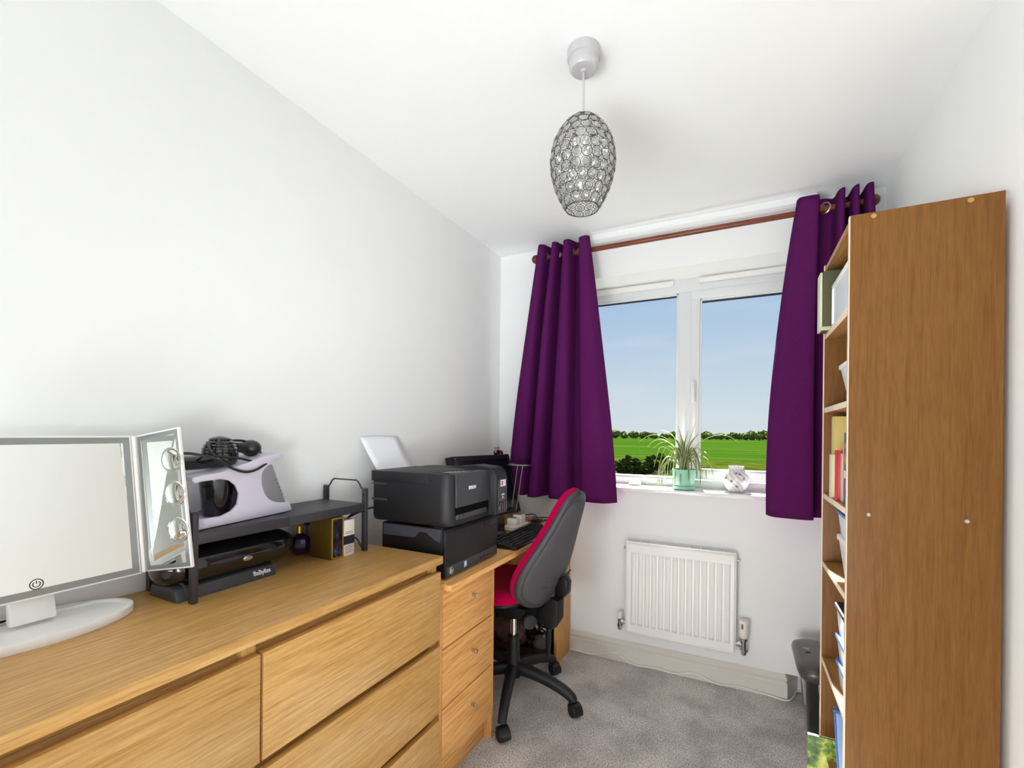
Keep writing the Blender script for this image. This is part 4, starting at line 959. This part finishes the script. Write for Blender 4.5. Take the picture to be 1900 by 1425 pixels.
pale_blue = mat('pale_blue_folder', (150, 182, 232), .4)
folder(1.6215, .2758, .21, -24, M['blue'], 'mid blue plastic folder leaning over on the sixth shelf')
folder(1.597, .2713, .21, -24, pale_blue, 'pale blue plastic folder leaning nearest the front end of the sixth shelf')
folder(1.6457, .280, .188, -26, M['blue_lid'], 'deep blue folder at the back of the leaning row on the sixth shelf')
gl = mat('leafy_cover', (120, 160, 40), .35); n_ = noise_node(gl, coords(gl, (28, 28, 28)), 1, 5, .7)
setcol(gl, ramp(gl, n_, [(.34, (22, 50, 20)), (.48, (76, 120, 30)), (.58, (168, 178, 50)), (.72, (206, 202, 126))]))
mg = thing('magazine', (.33, 1.71, SH[6]), 'magazine with a leafy green cover sticking out of the lowest shelf', 'magazine')
b = MB().box(.2096, .44, 1.765, 1.7715, SH[6]+.001, .301, .001)
obj('cover', b, gl, mg)
obj('pages', MB().box(.2112, .438, 1.7717, 1.7793, SH[6]+.002, .2990), M['paper'], mg)

# ================================================================== SHREDDER
SX, SY = .36, 2.30
sr = thing('paper_shredder', (SX, SY, 0), 'black paper shredder bin on the carpet behind the bookcase', 'shredder')
def srow(hx_, hy_, z_, dx=0, dy=0, r_=.05): 
    p = rrect(SX-hx_+dx, SX+hx_+dx, SY-hy_+dy, SY+hy_+dy, (r_,)*4, 6); p = [(a, b_, z_) for a, b_ in p]; return p+[p[0]]
obj('bin', closed_grid([srow(.085, .095, 0), srow(.092, .105, .006), srow(.102, .122, .13), srow(.110, .138, .285), srow(.108, .136, .288)]), M['gloss_black'], sr, 40)
hd = obj('head', closed_grid([srow(.112, .140, .2885), srow(.130, .158, .296), srow(.140, .168, .322, 0, 0, .06), srow(.136, .164, .342, 0, 0, .06), srow(.120, .148, .352, 0, 0, .055), srow(.06, .10, .358)]), mat('shredder_grey', (70, 64, 64), .35, coat=.3), sr, 50)
obj('paper_slot', MB().tube(spline([(SX-.035, SY+.125, .3555), (SX-.022, SY, .3605), (SX-.035, SY-.125, .3555)], 8), .007, 8), M['gloss_black'], hd)
obj('lid_panel', MB().box(SX-.01, SX+.10, SY-.11, SY+.11, .3520, .3600, .004), M['black_satin'], hd)
obj('switch', MB().box(SX-.105, SX-.080, SY-.01, SY+.035, .350, .358, .002), M['gloss_black'], hd)
b = MB()
for k in range(6): b.box(SX-.062, SX-.050, SY-.035+k*.018, SY-.023+k*.018, .3560, .3574)
obj('symbols', b, M['print_grey'], hd)
obj('front_trim', MB().tube([(SX-.095, SY-.118, .302), (SX-.08, SY-.150, .303), (SX-.03, SY-.163, .303), (SX+.06, SY-.163, .303)], .004, 8), M['steel'], hd)
obj('warning_label', MB().box(SX-.045, SX+.0, SY-.1385, SY-.1365, .262, .284), mat('tan_label', (202, 160, 116), .5), sr)

# ================================================================== WINDOW SILL THINGS
SZ = .9805
px_, py_ = -.262, 2.605
pl = thing('spider_plant', (px_, py_, SZ), 'variegated spider plant in a mint green pot on the window sill', 'potted plant')
obj('saucer', MB().lathe([(0, 0), (.050, 0), (.055, .004), (.057, .018), (.054, .018), (.050, .006), (0, .006)], (px_, py_, SZ), 36), M['mint'], pl, 40)
obj('pot', MB().lathe([(0, .0065), (.046, .0065), (.049, .010), (.062, .106), (.062, .109), (.058, .109), (.056, .100), (0, .098)], (px_, py_, SZ), 36), M['mint'], pl, 40)
obj('soil', MB().lathe([(0, .101), (.0555, .1005), (.054, .099), (0, .0985)], (px_, py_, SZ), 24), M['soil'], pl)
lm = bpy.data.materials.new('variegated_leaf'); lm.use_nodes = True; LN, LL, Lb = lm.node_tree.nodes, lm.node_tree.links, lm.node_tree.nodes['Principled BSDF']
uvn = LN.new('ShaderNodeUVMap'); uvn.uv_map = 'UVMap'; sx_ = LN.new('ShaderNodeSeparateXYZ'); LL.new(uvn.outputs[0], sx_.inputs[0])
cr = ramp(lm, sx_.outputs[0], [(0, (186, 192, 130)), (.22, (196, 200, 148)), (.34, (92, 126, 36)), (.5, (74, 108, 24))])
e = lm.node_tree.nodes[-1] if False else None
rn = [n for n in LN if n.type == 'VALTORGB'][0]; 
for p_, c_ in ((.66, (88, 116, 40)), (.78, (196, 200, 148)), (1, (186, 192, 130))):
    q = rn.color_ramp.elements.new(p_); q.color = (*lin(c_), 1)
LL.new(cr, Lb.inputs['Base Color']); Lb.inputs['Roughness'].default_value = .45
tl = LN.new('ShaderNodeBsdfTranslucent'); LL.new(cr, tl.inputs[0]); mx2 = LN.new('ShaderNodeMixShader'); mx2.inputs[0].default_value = .22
LL.new(Lb.outputs[0], mx2.inputs[1]); LL.new(tl.outputs[0], mx2.inputs[2]); LL.new(mx2.outputs[0], LN['Material Output'].inputs[0])
def leaf(path, w_):
    pts = spline(path, 6); n = len(pts); b = MB(); rows = []
    for i, p in enumerate(pts):
        t = i/(n-1); d = (pts[min(i+1, n-1)]-pts[max(i-1, 0)]).normalized()
        side = d.cross(ZZ); side = side.normalized() if side.length > .05 else Vector((1, 0, 0))
        nrm = side.cross(d); ww = w_*(.55+.45*math.sin(min(1, t*2.2)*PI/2))*(1-t**3.5)+.0006
        rows.append([p-side*ww+nrm*ww*.35, p-side*ww*.5+nrm*ww*.05, p, p+side*ww*.5+nrm*ww*.05, p+side*ww+nrm*ww*.35])
    b.grid(rows); uv = b.bm.loops.layers.uv.new('UVMap')
    b.bm.verts.index_update()
    for f in b.bm.faces:
        for l in f.loops: l[uv].uv = ((l.vert.index % 5)/4, (l.vert.index//5)/n)
    o = obj('leaf', b, lm, pl, 180, normals=False)
    s_ = o.modifiers.new('thickness', 'SOLIDIFY'); s_.thickness = .0008
    return o
cz = SZ+.100
def P3(dx, dy, dz): return (px_+dx, py_+dy, cz+dz)
# named leaves read off the plant: (tip dx, tip dz, apex dx, apex dz, dy)
spec = [(-.235, .150, -.12, .185, -.03), (-.20, .122, -.115, .165, .02), (-.155, .118, -.075, .150, -.05), (-.13, .218, -.05, .170, .02),
        (-.04, .245, -.012, .15, .02), (.055, .262, .02, .15, .01), (.085, .225, .035, .15, .015), (.088, .20, .05, .175, -.02),
        (.265, .155, .135, .185, -.02), (-.155, .01, -.115, .125, -.03), (.145, -.01, .10, .105, -.05), (.02, .215, .0, .14, -.02),
        (-.075, .205, -.03, .13, .015), (-.02, .19, -.01, .12, -.04)]
for tx_, tz_, ax_, az_, dy in spec:
    a0 = random.uniform(-.008, .008)
    leaf([P3(a0, random.uniform(-.01, .01), -.005), P3(ax_*.45, dy*.4, az_*.72), P3(ax_, dy*.8, az_), P3((ax_+tx_)/2*1.02, dy, (az_+tz_)/2+abs(tx_-ax_)*.16), P3(tx_, dy*1.1, tz_)], random.uniform(.0055, .0075))
for k in range(34):
    a = 2*PI*k/34*1.0+random.uniform(-.1, .1); rr = random.uniform(.075, .135); yy = math.sin(a); xx = math.cos(a)
    ys_ = .50 if yy > 0 else .62
    hgt = random.uniform(.05, .125); drop = random.uniform(-.10, .02)
    if yy < -.3 and abs(xx) < .6: rr *= .72; drop = random.uniform(-.085, -.0)
    leaf([P3(xx*.008, yy*.008, -.004), P3(xx*rr*.42, yy*rr*.42*ys_, hgt*.85), P3(xx*rr*.78, yy*rr*.78*ys_, hgt), P3(xx*rr*1.06, yy*rr*1.06*ys_, hgt*.45+drop*.35), P3(xx*rr*1.12, yy*rr*1.12*ys_, drop)], random.uniform(.0042, .0064))
# round glass vase with swirl
vx, vy = -.012, 2.635
vs_ = thing('glass_vase', (vx, vy, SZ), 'round white glass vase with swirling stripes and little flowers on the sill', 'vase')
vm = mat('milky_glass', (244, 242, 240), .12, coat=.3); Nv, Lv, bv = nodes(vm); bv.inputs['Transmission Weight'].default_value = .25
tcv = Nv.new('ShaderNodeTexCoord'); sv = Nv.new('ShaderNodeSeparateXYZ'); Lv.new(tcv.outputs['Object'], sv.inputs[0])
at_ = Nv.new('ShaderNodeMath'); at_.operation = 'ARCTAN2'; Lv.new(sv.outputs[1], at_.inputs[0]); Lv.new(sv.outputs[0], at_.inputs[1])
ma = Nv.new('ShaderNodeMath'); ma.operation = 'MULTIPLY_ADD'; Lv.new(sv.outputs[2], ma.inputs[0]); ma.inputs[1].default_value = 16.0; Lv.new(at_.outputs[0], ma.inputs[2])
m2 = Nv.new('ShaderNodeMath'); m2.operation = 'MULTIPLY'; Lv.new(ma.outputs[0], m2.inputs[0]); m2.inputs[1].default_value = 14.0
sn = Nv.new('ShaderNodeMath'); sn.operation = 'SINE'; Lv.new(m2.outputs[0], sn.inputs[0])
mr2 = Nv.new('ShaderNodeMapRange'); mr2.inputs[1].default_value = -1; Lv.new(sn.outputs[0], mr2.inputs[0])
setcol(vm, ramp(vm, mr2.outputs[0], [(.3, (226, 222, 222)), (.6, (250, 249, 248))])); bump(vm, mr2.outputs[0], .35, .003)
obj('body', MB().lathe([(0, 0), (.030, 0), (.034, .004), (.050, .022), (.063, .050), (.064, .068), (.057, .092), (.044, .110), (.036, .116), (.035, .124), (.038, .134), (.036, .134), (.032, .124), (.033, .115), (.042, .107), (.054, .090), (.060, .068), (.059, .050), (.046, .024), (.030, .008), (0, .006)], (vx, vy, SZ), 40), vm, vs_, 60)
for k, (a, z_) in enumerate(((-2.35, .074), (-1.9, .060), (-1.25, .094), (-1.0, .072), (-1.5, .032), (-1.55, .100))):
    r_ = .0655 if z_ < .08 else .0565
    if z_ < .04: r_ = .0565
    if z_ > .095: r_ = .0545
    c_ = Vector((vx+r_*math.cos(a), vy+r_*math.sin(a), SZ+z_)); b = MB()
    for q in range(5): b.ball(c_+Vector((-math.sin(a)*.004*math.cos(q*1.257), math.cos(a)*.004*math.cos(q*1.257), .004*math.sin(q*1.257))), .0024, 8, 5)
    obj('painted_flower', b, mat('flower_print', ((60, 70, 74), (90, 110, 104), (74, 84, 96), (120, 130, 130), (150, 110, 110), (100, 96, 110))[k], .4), vs_)
b = MB().prism([(-.575, 2.655, SZ), (-.505, 2.655, SZ), (-.505, 2.655, SZ+.020), (-.555, 2.655, SZ+.030)], (0, .05, 0), .003)
solo('wedge_stopper', b, M['white_plastic'], (-.54, 2.68, SZ), 'small white wedge on the sill beside the left curtain', 'wedge')

# ================================================================== MIRROR ON THE CHEST
mc, my = -1.273, .395
ml = thing('vanity_mirror', (mc, my, DZ), 'white trifold vanity mirror on an oval foot on the chest of drawers', 'mirror')
def oval(sc_, z_): 
    r_ = [(mc+.095*sc_*math.cos(2*PI*q/48), my+.160*sc_*math.sin(2*PI*q/48), z_) for q in range(48)]; return r_+[r_[0]]
obj('foot', closed_grid([oval(.985, DZ), oval(1, DZ+.002), oval(1, DZ+.017), oval(.985, DZ+.019), oval(.93, DZ+.019), oval(.90, DZ+.014), oval(.5, DZ+.013)]), M['white_plastic'], ml, 40)
obj('foot_step', MB().prism([(mc-.078, my-.085, DZ+.0135)]+[(mc+.094*.88*math.cos(a), my+.160*.88*math.sin(a), DZ+.0135) for a in [math.radians(x) for x in range(236, 123, -6)]], (0, 0, .006), .001), M['white_plastic'], ml, 40)
obj('stem', MB().prism([(mc-.030, my-.036, DZ+.0195), (mc-.030, my+.036, DZ+.0195), (mc-.045, my+.033, .955), (mc-.045, my-.033, .955)], (.020, 0, 0), .005), M['white_plastic'], ml)
def panel(corners, thick, name, border, parent_label=None):
    """corners: BL, BR, TR, TL seen from the front; thickness goes back"""
    BL, BR, TR, TL = [Vector(p) for p in corners]; n_ = (BR-BL).cross(TL-BL).normalized()
    p = obj(name, MB().prism([BL, BR, TR, TL], -n_*thick, .0022), M['white_plastic'], ml, 30)
    def q(u, v_, d): return BL.lerp(BR, u).lerp(TL.lerp(TR, u), v_)+n_*d
    wu = border/(BR-BL).length; wv_ = border/(TL-BL).length; e_ = .004/(BR-BL).length; ev = .004/(TL-BL).length
    obj('glass', MB().prism([q(wu, wv_, .0002), q(1-wu, wv_, .0002), q(1-wu, 1-wv_, .0002), q(wu, 1-wv_, .0002)], n_*.0008), M['mirror'], p, False)
    for a, b_, c_, d in ((e_, ev, 1-e_, wv_), (e_, 1-wv_, 1-e_, 1-ev), (e_, wv_, wu, 1-wv_), (1-wu, wv_, 1-e_, 1-wv_)):
        obj('frosted_border', MB().prism([q(a, b_, .0002), q(c_, b_, .0002), q(c_, d, .0002), q(a, d, .0002)], n_*.0007), M['mirror_frost'], p, False)
    return p, q, n_
hb0, hb1 = .930, 1.2585
mp0, q0, n0 = panel([(-1.270, my-.182, hb0), (-1.270, my+.180, hb0), (-1.3005, my+.168, hb1), (-1.3005, my-.170, hb1)], .014, 'main_panel', .018)
wg, q1, n1 = panel([(-1.272, my+.190, .9315), (-1.145, .619, .951), (-1.164, .596, 1.281), (-1.300, my+.179, 1.259)], .008, 'right_wing', .014)
lw, q2, n2 = panel([(-1.150, my-.235, .940), (-1.272, my-.192, .9315), (-1.301, my-.181, 1.259), (-1.172, my-.215, 1.270)], .008, 'left_wing', .014)
obj('hinge', MB().tube([(-1.274, my+.186, .932), (-1.301, my+.174, 1.2575)], .0048, 10), M['white_plastic'], ml)
obj('hinge', MB().tube([(-1.274, my-.188, .932), (-1.301, my-.176, 1.2575)], .0048, 10), M['white_plastic'], ml)
for v_ in (.78, .54, .28):
    c_ = q1(.80, v_, .0012); obj('magnifying_mirror', MB().lathe([(0, .0), (.029, 0), (.0295, .0012), (.0285, .0020), (.0278, .0018), (.021, .0034), (.014, .0045), (.007, .0052), (0, .0054)], c_, 32, n1), M['mirror'], wg, 30)
# power symbol
pc_ = q0(.68, .0, 0); bc = q0(.5, .085, .0016); ux = (q0(1, .085, 0)-q0(0, .085, 0)).normalized(); uz = (q0(.5, 1, 0)-q0(.5, 0, 0)).normalized()
pw = MB().tube([bc+ux*.0100*math.cos(2*PI*k/28)+uz*.0100*math.sin(2*PI*k/28) for k in range(28)], .0010, 5, closed=True)
pw.tube([bc+ux*.0056*math.cos(a)+uz*.0056*math.sin(a) for a in [math.radians(x) for x in range(130, 411, 14)]], .0008, 5)
pw.tube([bc+uz*.0012, bc+uz*.0068], .0008, 5)
obj('power_symbol', pw, mat('dark_grey_print', (50, 50, 54), .5), mp0)

# ================================================================== RISER AND WHAT IS ON AND UNDER IT
RX0, RX1, RY0, RY1, RZ = -1.366, -1.158, .632, 1.186, 1.026
rs = thing('riser_shelf', (-1.26, .91, DZ), 'matt black metal riser shelf standing on the chest of drawers', 'shelf riser')
obj('shelf_board', MB().box(RX0+.004, RX1, RY0+.006, .8855, RZ-.028, RZ, .002), M['riser_black'], rs)
obj('shelf_board', MB().box(RX0+.004, RX1, .8865, RY1-.006, RZ-.028, RZ, .002), M['riser_black'], rs)
for x0 in (RX0, RX1-.018):
    for y0 in (RY0-.005, RY1-.002):
        lg_ = obj('leg', MB().box(x0, x0+.018, y0, y0+.0135, DZ, RZ+.050, .0015), M['riser_black'], rs)
        ysn = y0 if y0 < .9 else y0
        obj('bolt', MB().cyl((x0+.009, y0-.0006, RZ+.028), (x0+.009, y0+.001, RZ+.028), .003, n=10).cyl((x0+.009, y0-.0006, RZ-.030), (x0+.009, y0+.001, RZ-.030), .003, n=10), M['gloss_black'], lg_)
for y0 in (RY0-.003, RY1+.001):
    for zb, sg in ((RZ+.046, 1), (DZ+.010, 1)):
        hgt = .030
        pth = [(RX0+.017, y0+.003, zb), (RX0+.024, y0+.003, zb+.002), (RX0+.040, y0+.003, zb+hgt*.8), (RX0+.050, y0+.003, zb+hgt), (RX1-.050, y0+.003, zb+hgt), (RX1-.040, y0+.003, zb+hgt*.8), (RX1-.024, y0+.003, zb+.002), (RX1-.017, y0+.003, zb)]
        b = MB()
        for p, q in zip(pth, pth[1:]): b.tube([p, q], .0028, 6)
        obj('end_rail', b, M['riser_black'], rs)
# lilac stand
SO = Vector((-1.182, .652, 0)); S1 = Vector((-.05, .298, 0)).normalized(); SN = Vector((S1.y, -S1.x, 0))
def sp3(s_, z_, d=0): return SO+S1*s_-SN*d+ZZ*(z_+.001)
def fix(p): return (p[0], max(RZ, p[1]-.0165+.0905*p[0]*1.0))
outer = [(-.0244, 1.0426), (-.0014, 1.0426), (.0461, 1.0385), (.1432, 1.0300), (.2732, 1.0190), (.3051, 1.0209), (.2923, 1.0501), (.2787, 1.0504), (.2248, 1.1781), (.2447, 1.1833), (.2709, 1.1915), (.2651, 1.2038), (.2475, 1.2071), (.1918, 1.1970), (.1292, 1.1817), (.0613, 1.1646), (.0099, 1.1613), (-.0112, 1.1574), (-.0134, 1.1485), (-.0073, 1.1426), (.0101, 1.1453), (.0615, 1.1465), (.0862, 1.1406), (.1064, 1.1249), (.1166, 1.1035), (.1119, 1.0812), (.0940, 1.0678), (.0625, 1.0620), (-.0017, 1.0698), (-.0247, 1.0734)]
out2 = []
for s_, z_ in outer:
    zf = z_-.0165*(1-min(1, max(0, s_/.27)))+.008*min(1, max(0, s_/.27)) if z_ < 1.09 else z_
    out2.append((s_, max(RZ+.0006, zf)))
st = thing('dryer_stand', (-1.25, .80, RZ), 'pale lilac plastic stand with cut-out sides on the riser shelf', 'stand')
obj('side_plate', MB().prism([sp3(*p) for p in out2], SN*-.009, .003), M['lilac'], st, 35)
obj('side_plate', MB().prism([sp3(*p, .106) for p in out2], SN*-.009, .003), M['lilac'], st, 35)
obj('base_slab', MB().prism([sp3(s_, z_, .0085) for s_, z_ in ((-.022, RZ+.0006), (.303, RZ+.0006), (.293, 1.044), (-.020, 1.044))], SN*-.098), M['lilac'], st, 35)
obj('tray', MB().prism([sp3(s_, z_, .0085) for s_, z_ in ((-.0105, 1.1485), (.0613, 1.1500), (.13, 1.167), (.2265, 1.1855), (.2640, 1.1965), (.2630, 1.2030), (.2470, 1.2065), (.1918, 1.1965), (.1292, 1.1812), (.0613, 1.1640), (.0099, 1.1608), (-.0105, 1.1570))], SN*-.098), M['lilac'], st, 35)
obj('end_wall', MB().prism([sp3(s_, z_, .0085) for s_, z_ in ((.286, 1.046), (.280, 1.046), (.2200, 1.184), (.2260, 1.184))], SN*-.098), M['lilac'], st, 35)
dpts = spline([(.2230, 1.1760, 0), (.2040, 1.1690, 0), (.1885, 1.1498, 0), (.1893, 1.116, 0), (.2057, 1.0830, 0), (.2350, 1.0640, 0), (.2750, 1.0570, 0)], 4)
obj('end_panel', MB().prism([sp3(p.x, p.y, -.0015) for p in dpts], SN*-.118, .001), M['panel_grey'], st, 30)
b = MB()
for k in range(6):
    s_, z_ = .236+.0068*k, 1.128-.011*k; b.cyl(sp3(s_, z_, -.0014), sp3(s_, z_, -.0024), .0014, n=8)
obj('dots', b, M['gloss_black'], st)
cc = .058
solo('tumbler', MB().lathe([(0, 0), (.030, 0), (.032, .003), (.041, .098), (.0385, .098), (.030, .006), (0, .005)], sp3(.096, RZ+.019, cc), 32), M['gloss_black'], sp3(.096, RZ+.019, cc), 'gloss black tapered cup inside the lilac stand', 'cup', None, 40)
hdry = thing('hair_dryer', sp3(.10, 1.17, cc), 'black hair dryer with a ribbed back resting on top of the lilac stand', 'hair dryer')
prof = [(0, 1.1780), (.030, 1.1780), (.036, 1.1815), (.041, 1.188), (.044, 1.200), (.0425, 1.212)]
pz = 1.212
for k in range(5):
    r_ = .0425*math.cos(k/5*1.15); prof += [(r_, pz+k*.0085), (r_+.0012, pz+k*.0085+.003), (r_-.0005, pz+k*.0085+.006)]
prof += [(.016, 1.2555), (.008, 1.2580), (0, 1.2585)]
bq = sp3(.106, 0, cc)
obj('body', MB().lathe(prof, bq-ZZ*.001, 28), M['gloss_black'], hdry, 40)
b = MB()
hp = spline([sp3(.085, 1.193, cc), sp3(.05, 1.190, cc), sp3(.02, 1.189, cc+.003), sp3(-.01, 1.190, cc+.006), sp3(-.030, 1.192, cc+.008)], 5)
b.tube(hp, [.020-.003*i/len(hp) for i in range(len(hp))], 16)
obj('handle', b, M['gloss_black'], hdry, 50)
b = MB()
for k in range(6):
    a = -.9+k*.36; b.tube(spline([bq+Vector((math.cos(-.6+a)*.0445, math.sin(-.6+a)*.0445, 1.198)), bq+Vector((math.cos(-.6+a)*.040, math.sin(-.6+a)*.040, 1.228)), bq+Vector((math.cos(-.6+a)*.024, math.sin(-.6+a)*.024, 1.249))], 4), .0016, 5)
obj('vent_ribs', b, M['black_satin'], hdry)
b = MB().ball(sp3(.203, 1.222, cc), .033, 16, 10, (1.0, .8, .72)).cyl(sp3(.150, 1.226, cc), sp3(.180, 1.223, cc), .013, .016, 12)
obj('nozzle', b, M['black_satin'], hdry, 60)
cpx = [(-.030, 1.194), (-.022, 1.212), (-.003, 1.2150), (.016, 1.210), (.033, 1.2051), (.052, 1.196), (.0826, 1.1758), (.1228, 1.1610), (.1567, 1.1614), (.1923, 1.1731), (.2298, 1.1871), (.2433, 1.2028), (.2371, 1.2207), (.2101, 1.2377), (.1734, 1.2441), (.1386, 1.2426), (.1055, 1.2451), (.0666, 1.2363), (.0459, 1.2201), (.0505, 1.206), (.0823, 1.2016), (.1224, 1.1966), (.1652, 1.1862), (.195, 1.178)]
dd = [cc, cc-.015, .03, .012, .004, -.002, -.005, -.005, -.004, .0, .014, cc, cc+.012, cc+.012, cc+.01, cc+.03, cc+.03, .05, .018, .006, .002, .004, .008, .012]
obj('flex', MB().tube(spline([sp3(a, z_, d_) for (a, z_), d_ in zip(cpx, dd)], 5), .0034, 8), M['cable_black'], hdry)
# hot roller case: gloss black capsule on a bar foot
rc = thing('roller_case', (-1.26, .77, DZ), 'gloss black heated roller case on a bar foot under the riser shelf', 'roller set')
def cap_row(sc_, y_):
    r_ = [(-1.272+.074*sc_*math.copysign(abs(math.cos(a))**.85, math.cos(a)), y_, .9275+.0535*sc_*math.copysign(abs(math.sin(a))**.85, math.sin(a))) for a in [2*PI*q/36 for q in range(36)]]; return r_+[r_[0]]
b = closed_grid([cap_row(s_, y_) for s_, y_ in ((.25, .602), (.55, .607), (.78, .618), (.92, .636), (.985, .660), (1, .69), (1, .86), (.985, .895), (.92, .922), (.78, .943), (.55, .956), (.25, .962))])
obj('lid', b, M['gloss_black'], rc, 60)
obj('seam', MB().tube([(-1.272+.0748*1*sx, y_, .934) for sx, y_ in [(1, .69), (1, .86)]], .0022, 6), M['dark_grey'], rc)
obj('badge', MB().ball((-1.199, .79, .925), .012, 16, 8, (.18, 1.25, .62)), M['chrome'], rc)
ft = obj('foot', MB().prism([(-1.320, .612, DZ), (-1.196, .612, DZ), (-1.196, .612, DZ+.006), (-1.206, .612, DZ+.028), (-1.225, .612, DZ+.034), (-1.310, .612, DZ+.030)], (0, .262, 0), .005), M['dark_grey'], rc, 35)
text('BaByliss', .0175, (-1.1995, .832, DZ+.0175), (0, 1, 0), (-.40, 0, .92), M['print_white'], ft, bold=.0004, xs=.92)
# perfume atomiser
pf = thing('perfume_bottle', (-1.318, 1.046, DZ), 'round deep purple perfume bottle with a gold collar and squeeze bulb', 'perfume bottle')
obj('bottle', MB().ball((-1.318, 1.046, DZ+.0375), .0375, 14, 9), M['perfume'], pf, 10)
obj('collar', MB().cyl((-1.318, 1.046, DZ+.073), (-1.318, 1.046, DZ+.098), .011, n=18, bev=.001), M['gold'], pf)
obj('bulb', MB().ball((-1.322, 1.083, DZ+.115), .024, 14, 9), M['perfume'], pf, 60)
obj('tube', MB().tube([(-1.318, 1.046, DZ+.096), (-1.320, 1.062, DZ+.108)], .005, 8), M['gold'], pf)
cbx = thing('card_box', (-1.33, 1.12, DZ), 'plain mauve brown card box standing behind the gold one', 'box')
obj('carton', MB().box(-1.352, -1.290, 1.098, 1.140, DZ, DZ+.124, .001), M['box_brown'], cbx)
gb = thing('perfume_box', (-1.22, 1.075, DZ), 'gold perfume box with a dark shiny front panel beside the riser leg', 'box')
obj('carton', MB().box(-1.270, -1.171, 1.049, 1.0995, DZ, DZ+.1345, .001), mat('dull_gold_card', (92, 72, 22), .4, .35), gb)
obj('gold_frame', MB().box(-1.1712, -1.1698, 1.0495, 1.0545, DZ+.001, DZ+.134).box(-1.1712, -1.1698, 1.094, 1.099, DZ+.001, DZ+.134).box(-1.1712, -1.1698, 1.0545, 1.094, DZ+.001, DZ+.0055).box(-1.1712, -1.1698, 1.0545, 1.094, DZ+.1285, DZ+.134), M['gold'], gb)
fr = mat('iridescent_panel', (40, 36, 48), .12, .5); nf = noise_node(fr, coords(fr, (60, 60, 22)), 1, 4, .7)
setcol(fr, ramp(fr, nf, [(.40, (36, 30, 42)), (.56, (56, 50, 62)), (.64, (70, 130, 210)), (.74, (200, 210, 230))]))
obj('front_panel', MB().box(-1.1715, -1.1702, 1.054, 1.0945, DZ+.006, DZ+.128), fr, gb)
wbx = thing('lotion_box', (-1.19, 1.125, DZ), 'white box with a navy band beside the gold perfume box', 'box')
obj('carton', MB().box(-1.228, -1.169, 1.1015, 1.1450, DZ, DZ+.119, .001), M['box_cream'], wbx)
obj('band', MB().box(-1.2285, -1.1684, 1.1010, 1.1455, DZ+.038, DZ+.067), M['navy'], wbx)
b = MB()
for z_, y1_ in ((.074, 1.138), (.079, 1.132), (.031, 1.136), (.026, 1.140), (.021, 1.128), (.016, 1.138), (.010, 1.133)): b.box(-1.1692, -1.1686, 1.105, y1_, DZ+z_, DZ+z_+.0018)
obj('print', b, M['print_grey'], wbx)
solo('power_lead', MB().tube(spline([(-1.19, 1.206, RZ-.02), (-1.24, 1.206, .98), (-1.29, 1.206, .93), (-1.31, 1.206, DZ+.02), (-1.33, 1.20, DZ+.004), (-1.345, 1.24, DZ+.004)], 6), .0032, 8), M['cable_black'], (-1.30, 1.2, DZ), 'black lead dropping behind the riser leg towards the computer', 'cable')
solo('printer_lead', MB().tube(spline([(-1.225, 1.30, .99), (-1.235, 1.26, .985), (-1.30, 1.235, .95), (-1.345, 1.255, .90), (-1.35, 1.262, .885)], 6), .004, 8), M['cable_black'], (-1.25, 1.28, .95), 'black lead plugged into the back corner of the printer', 'cable')
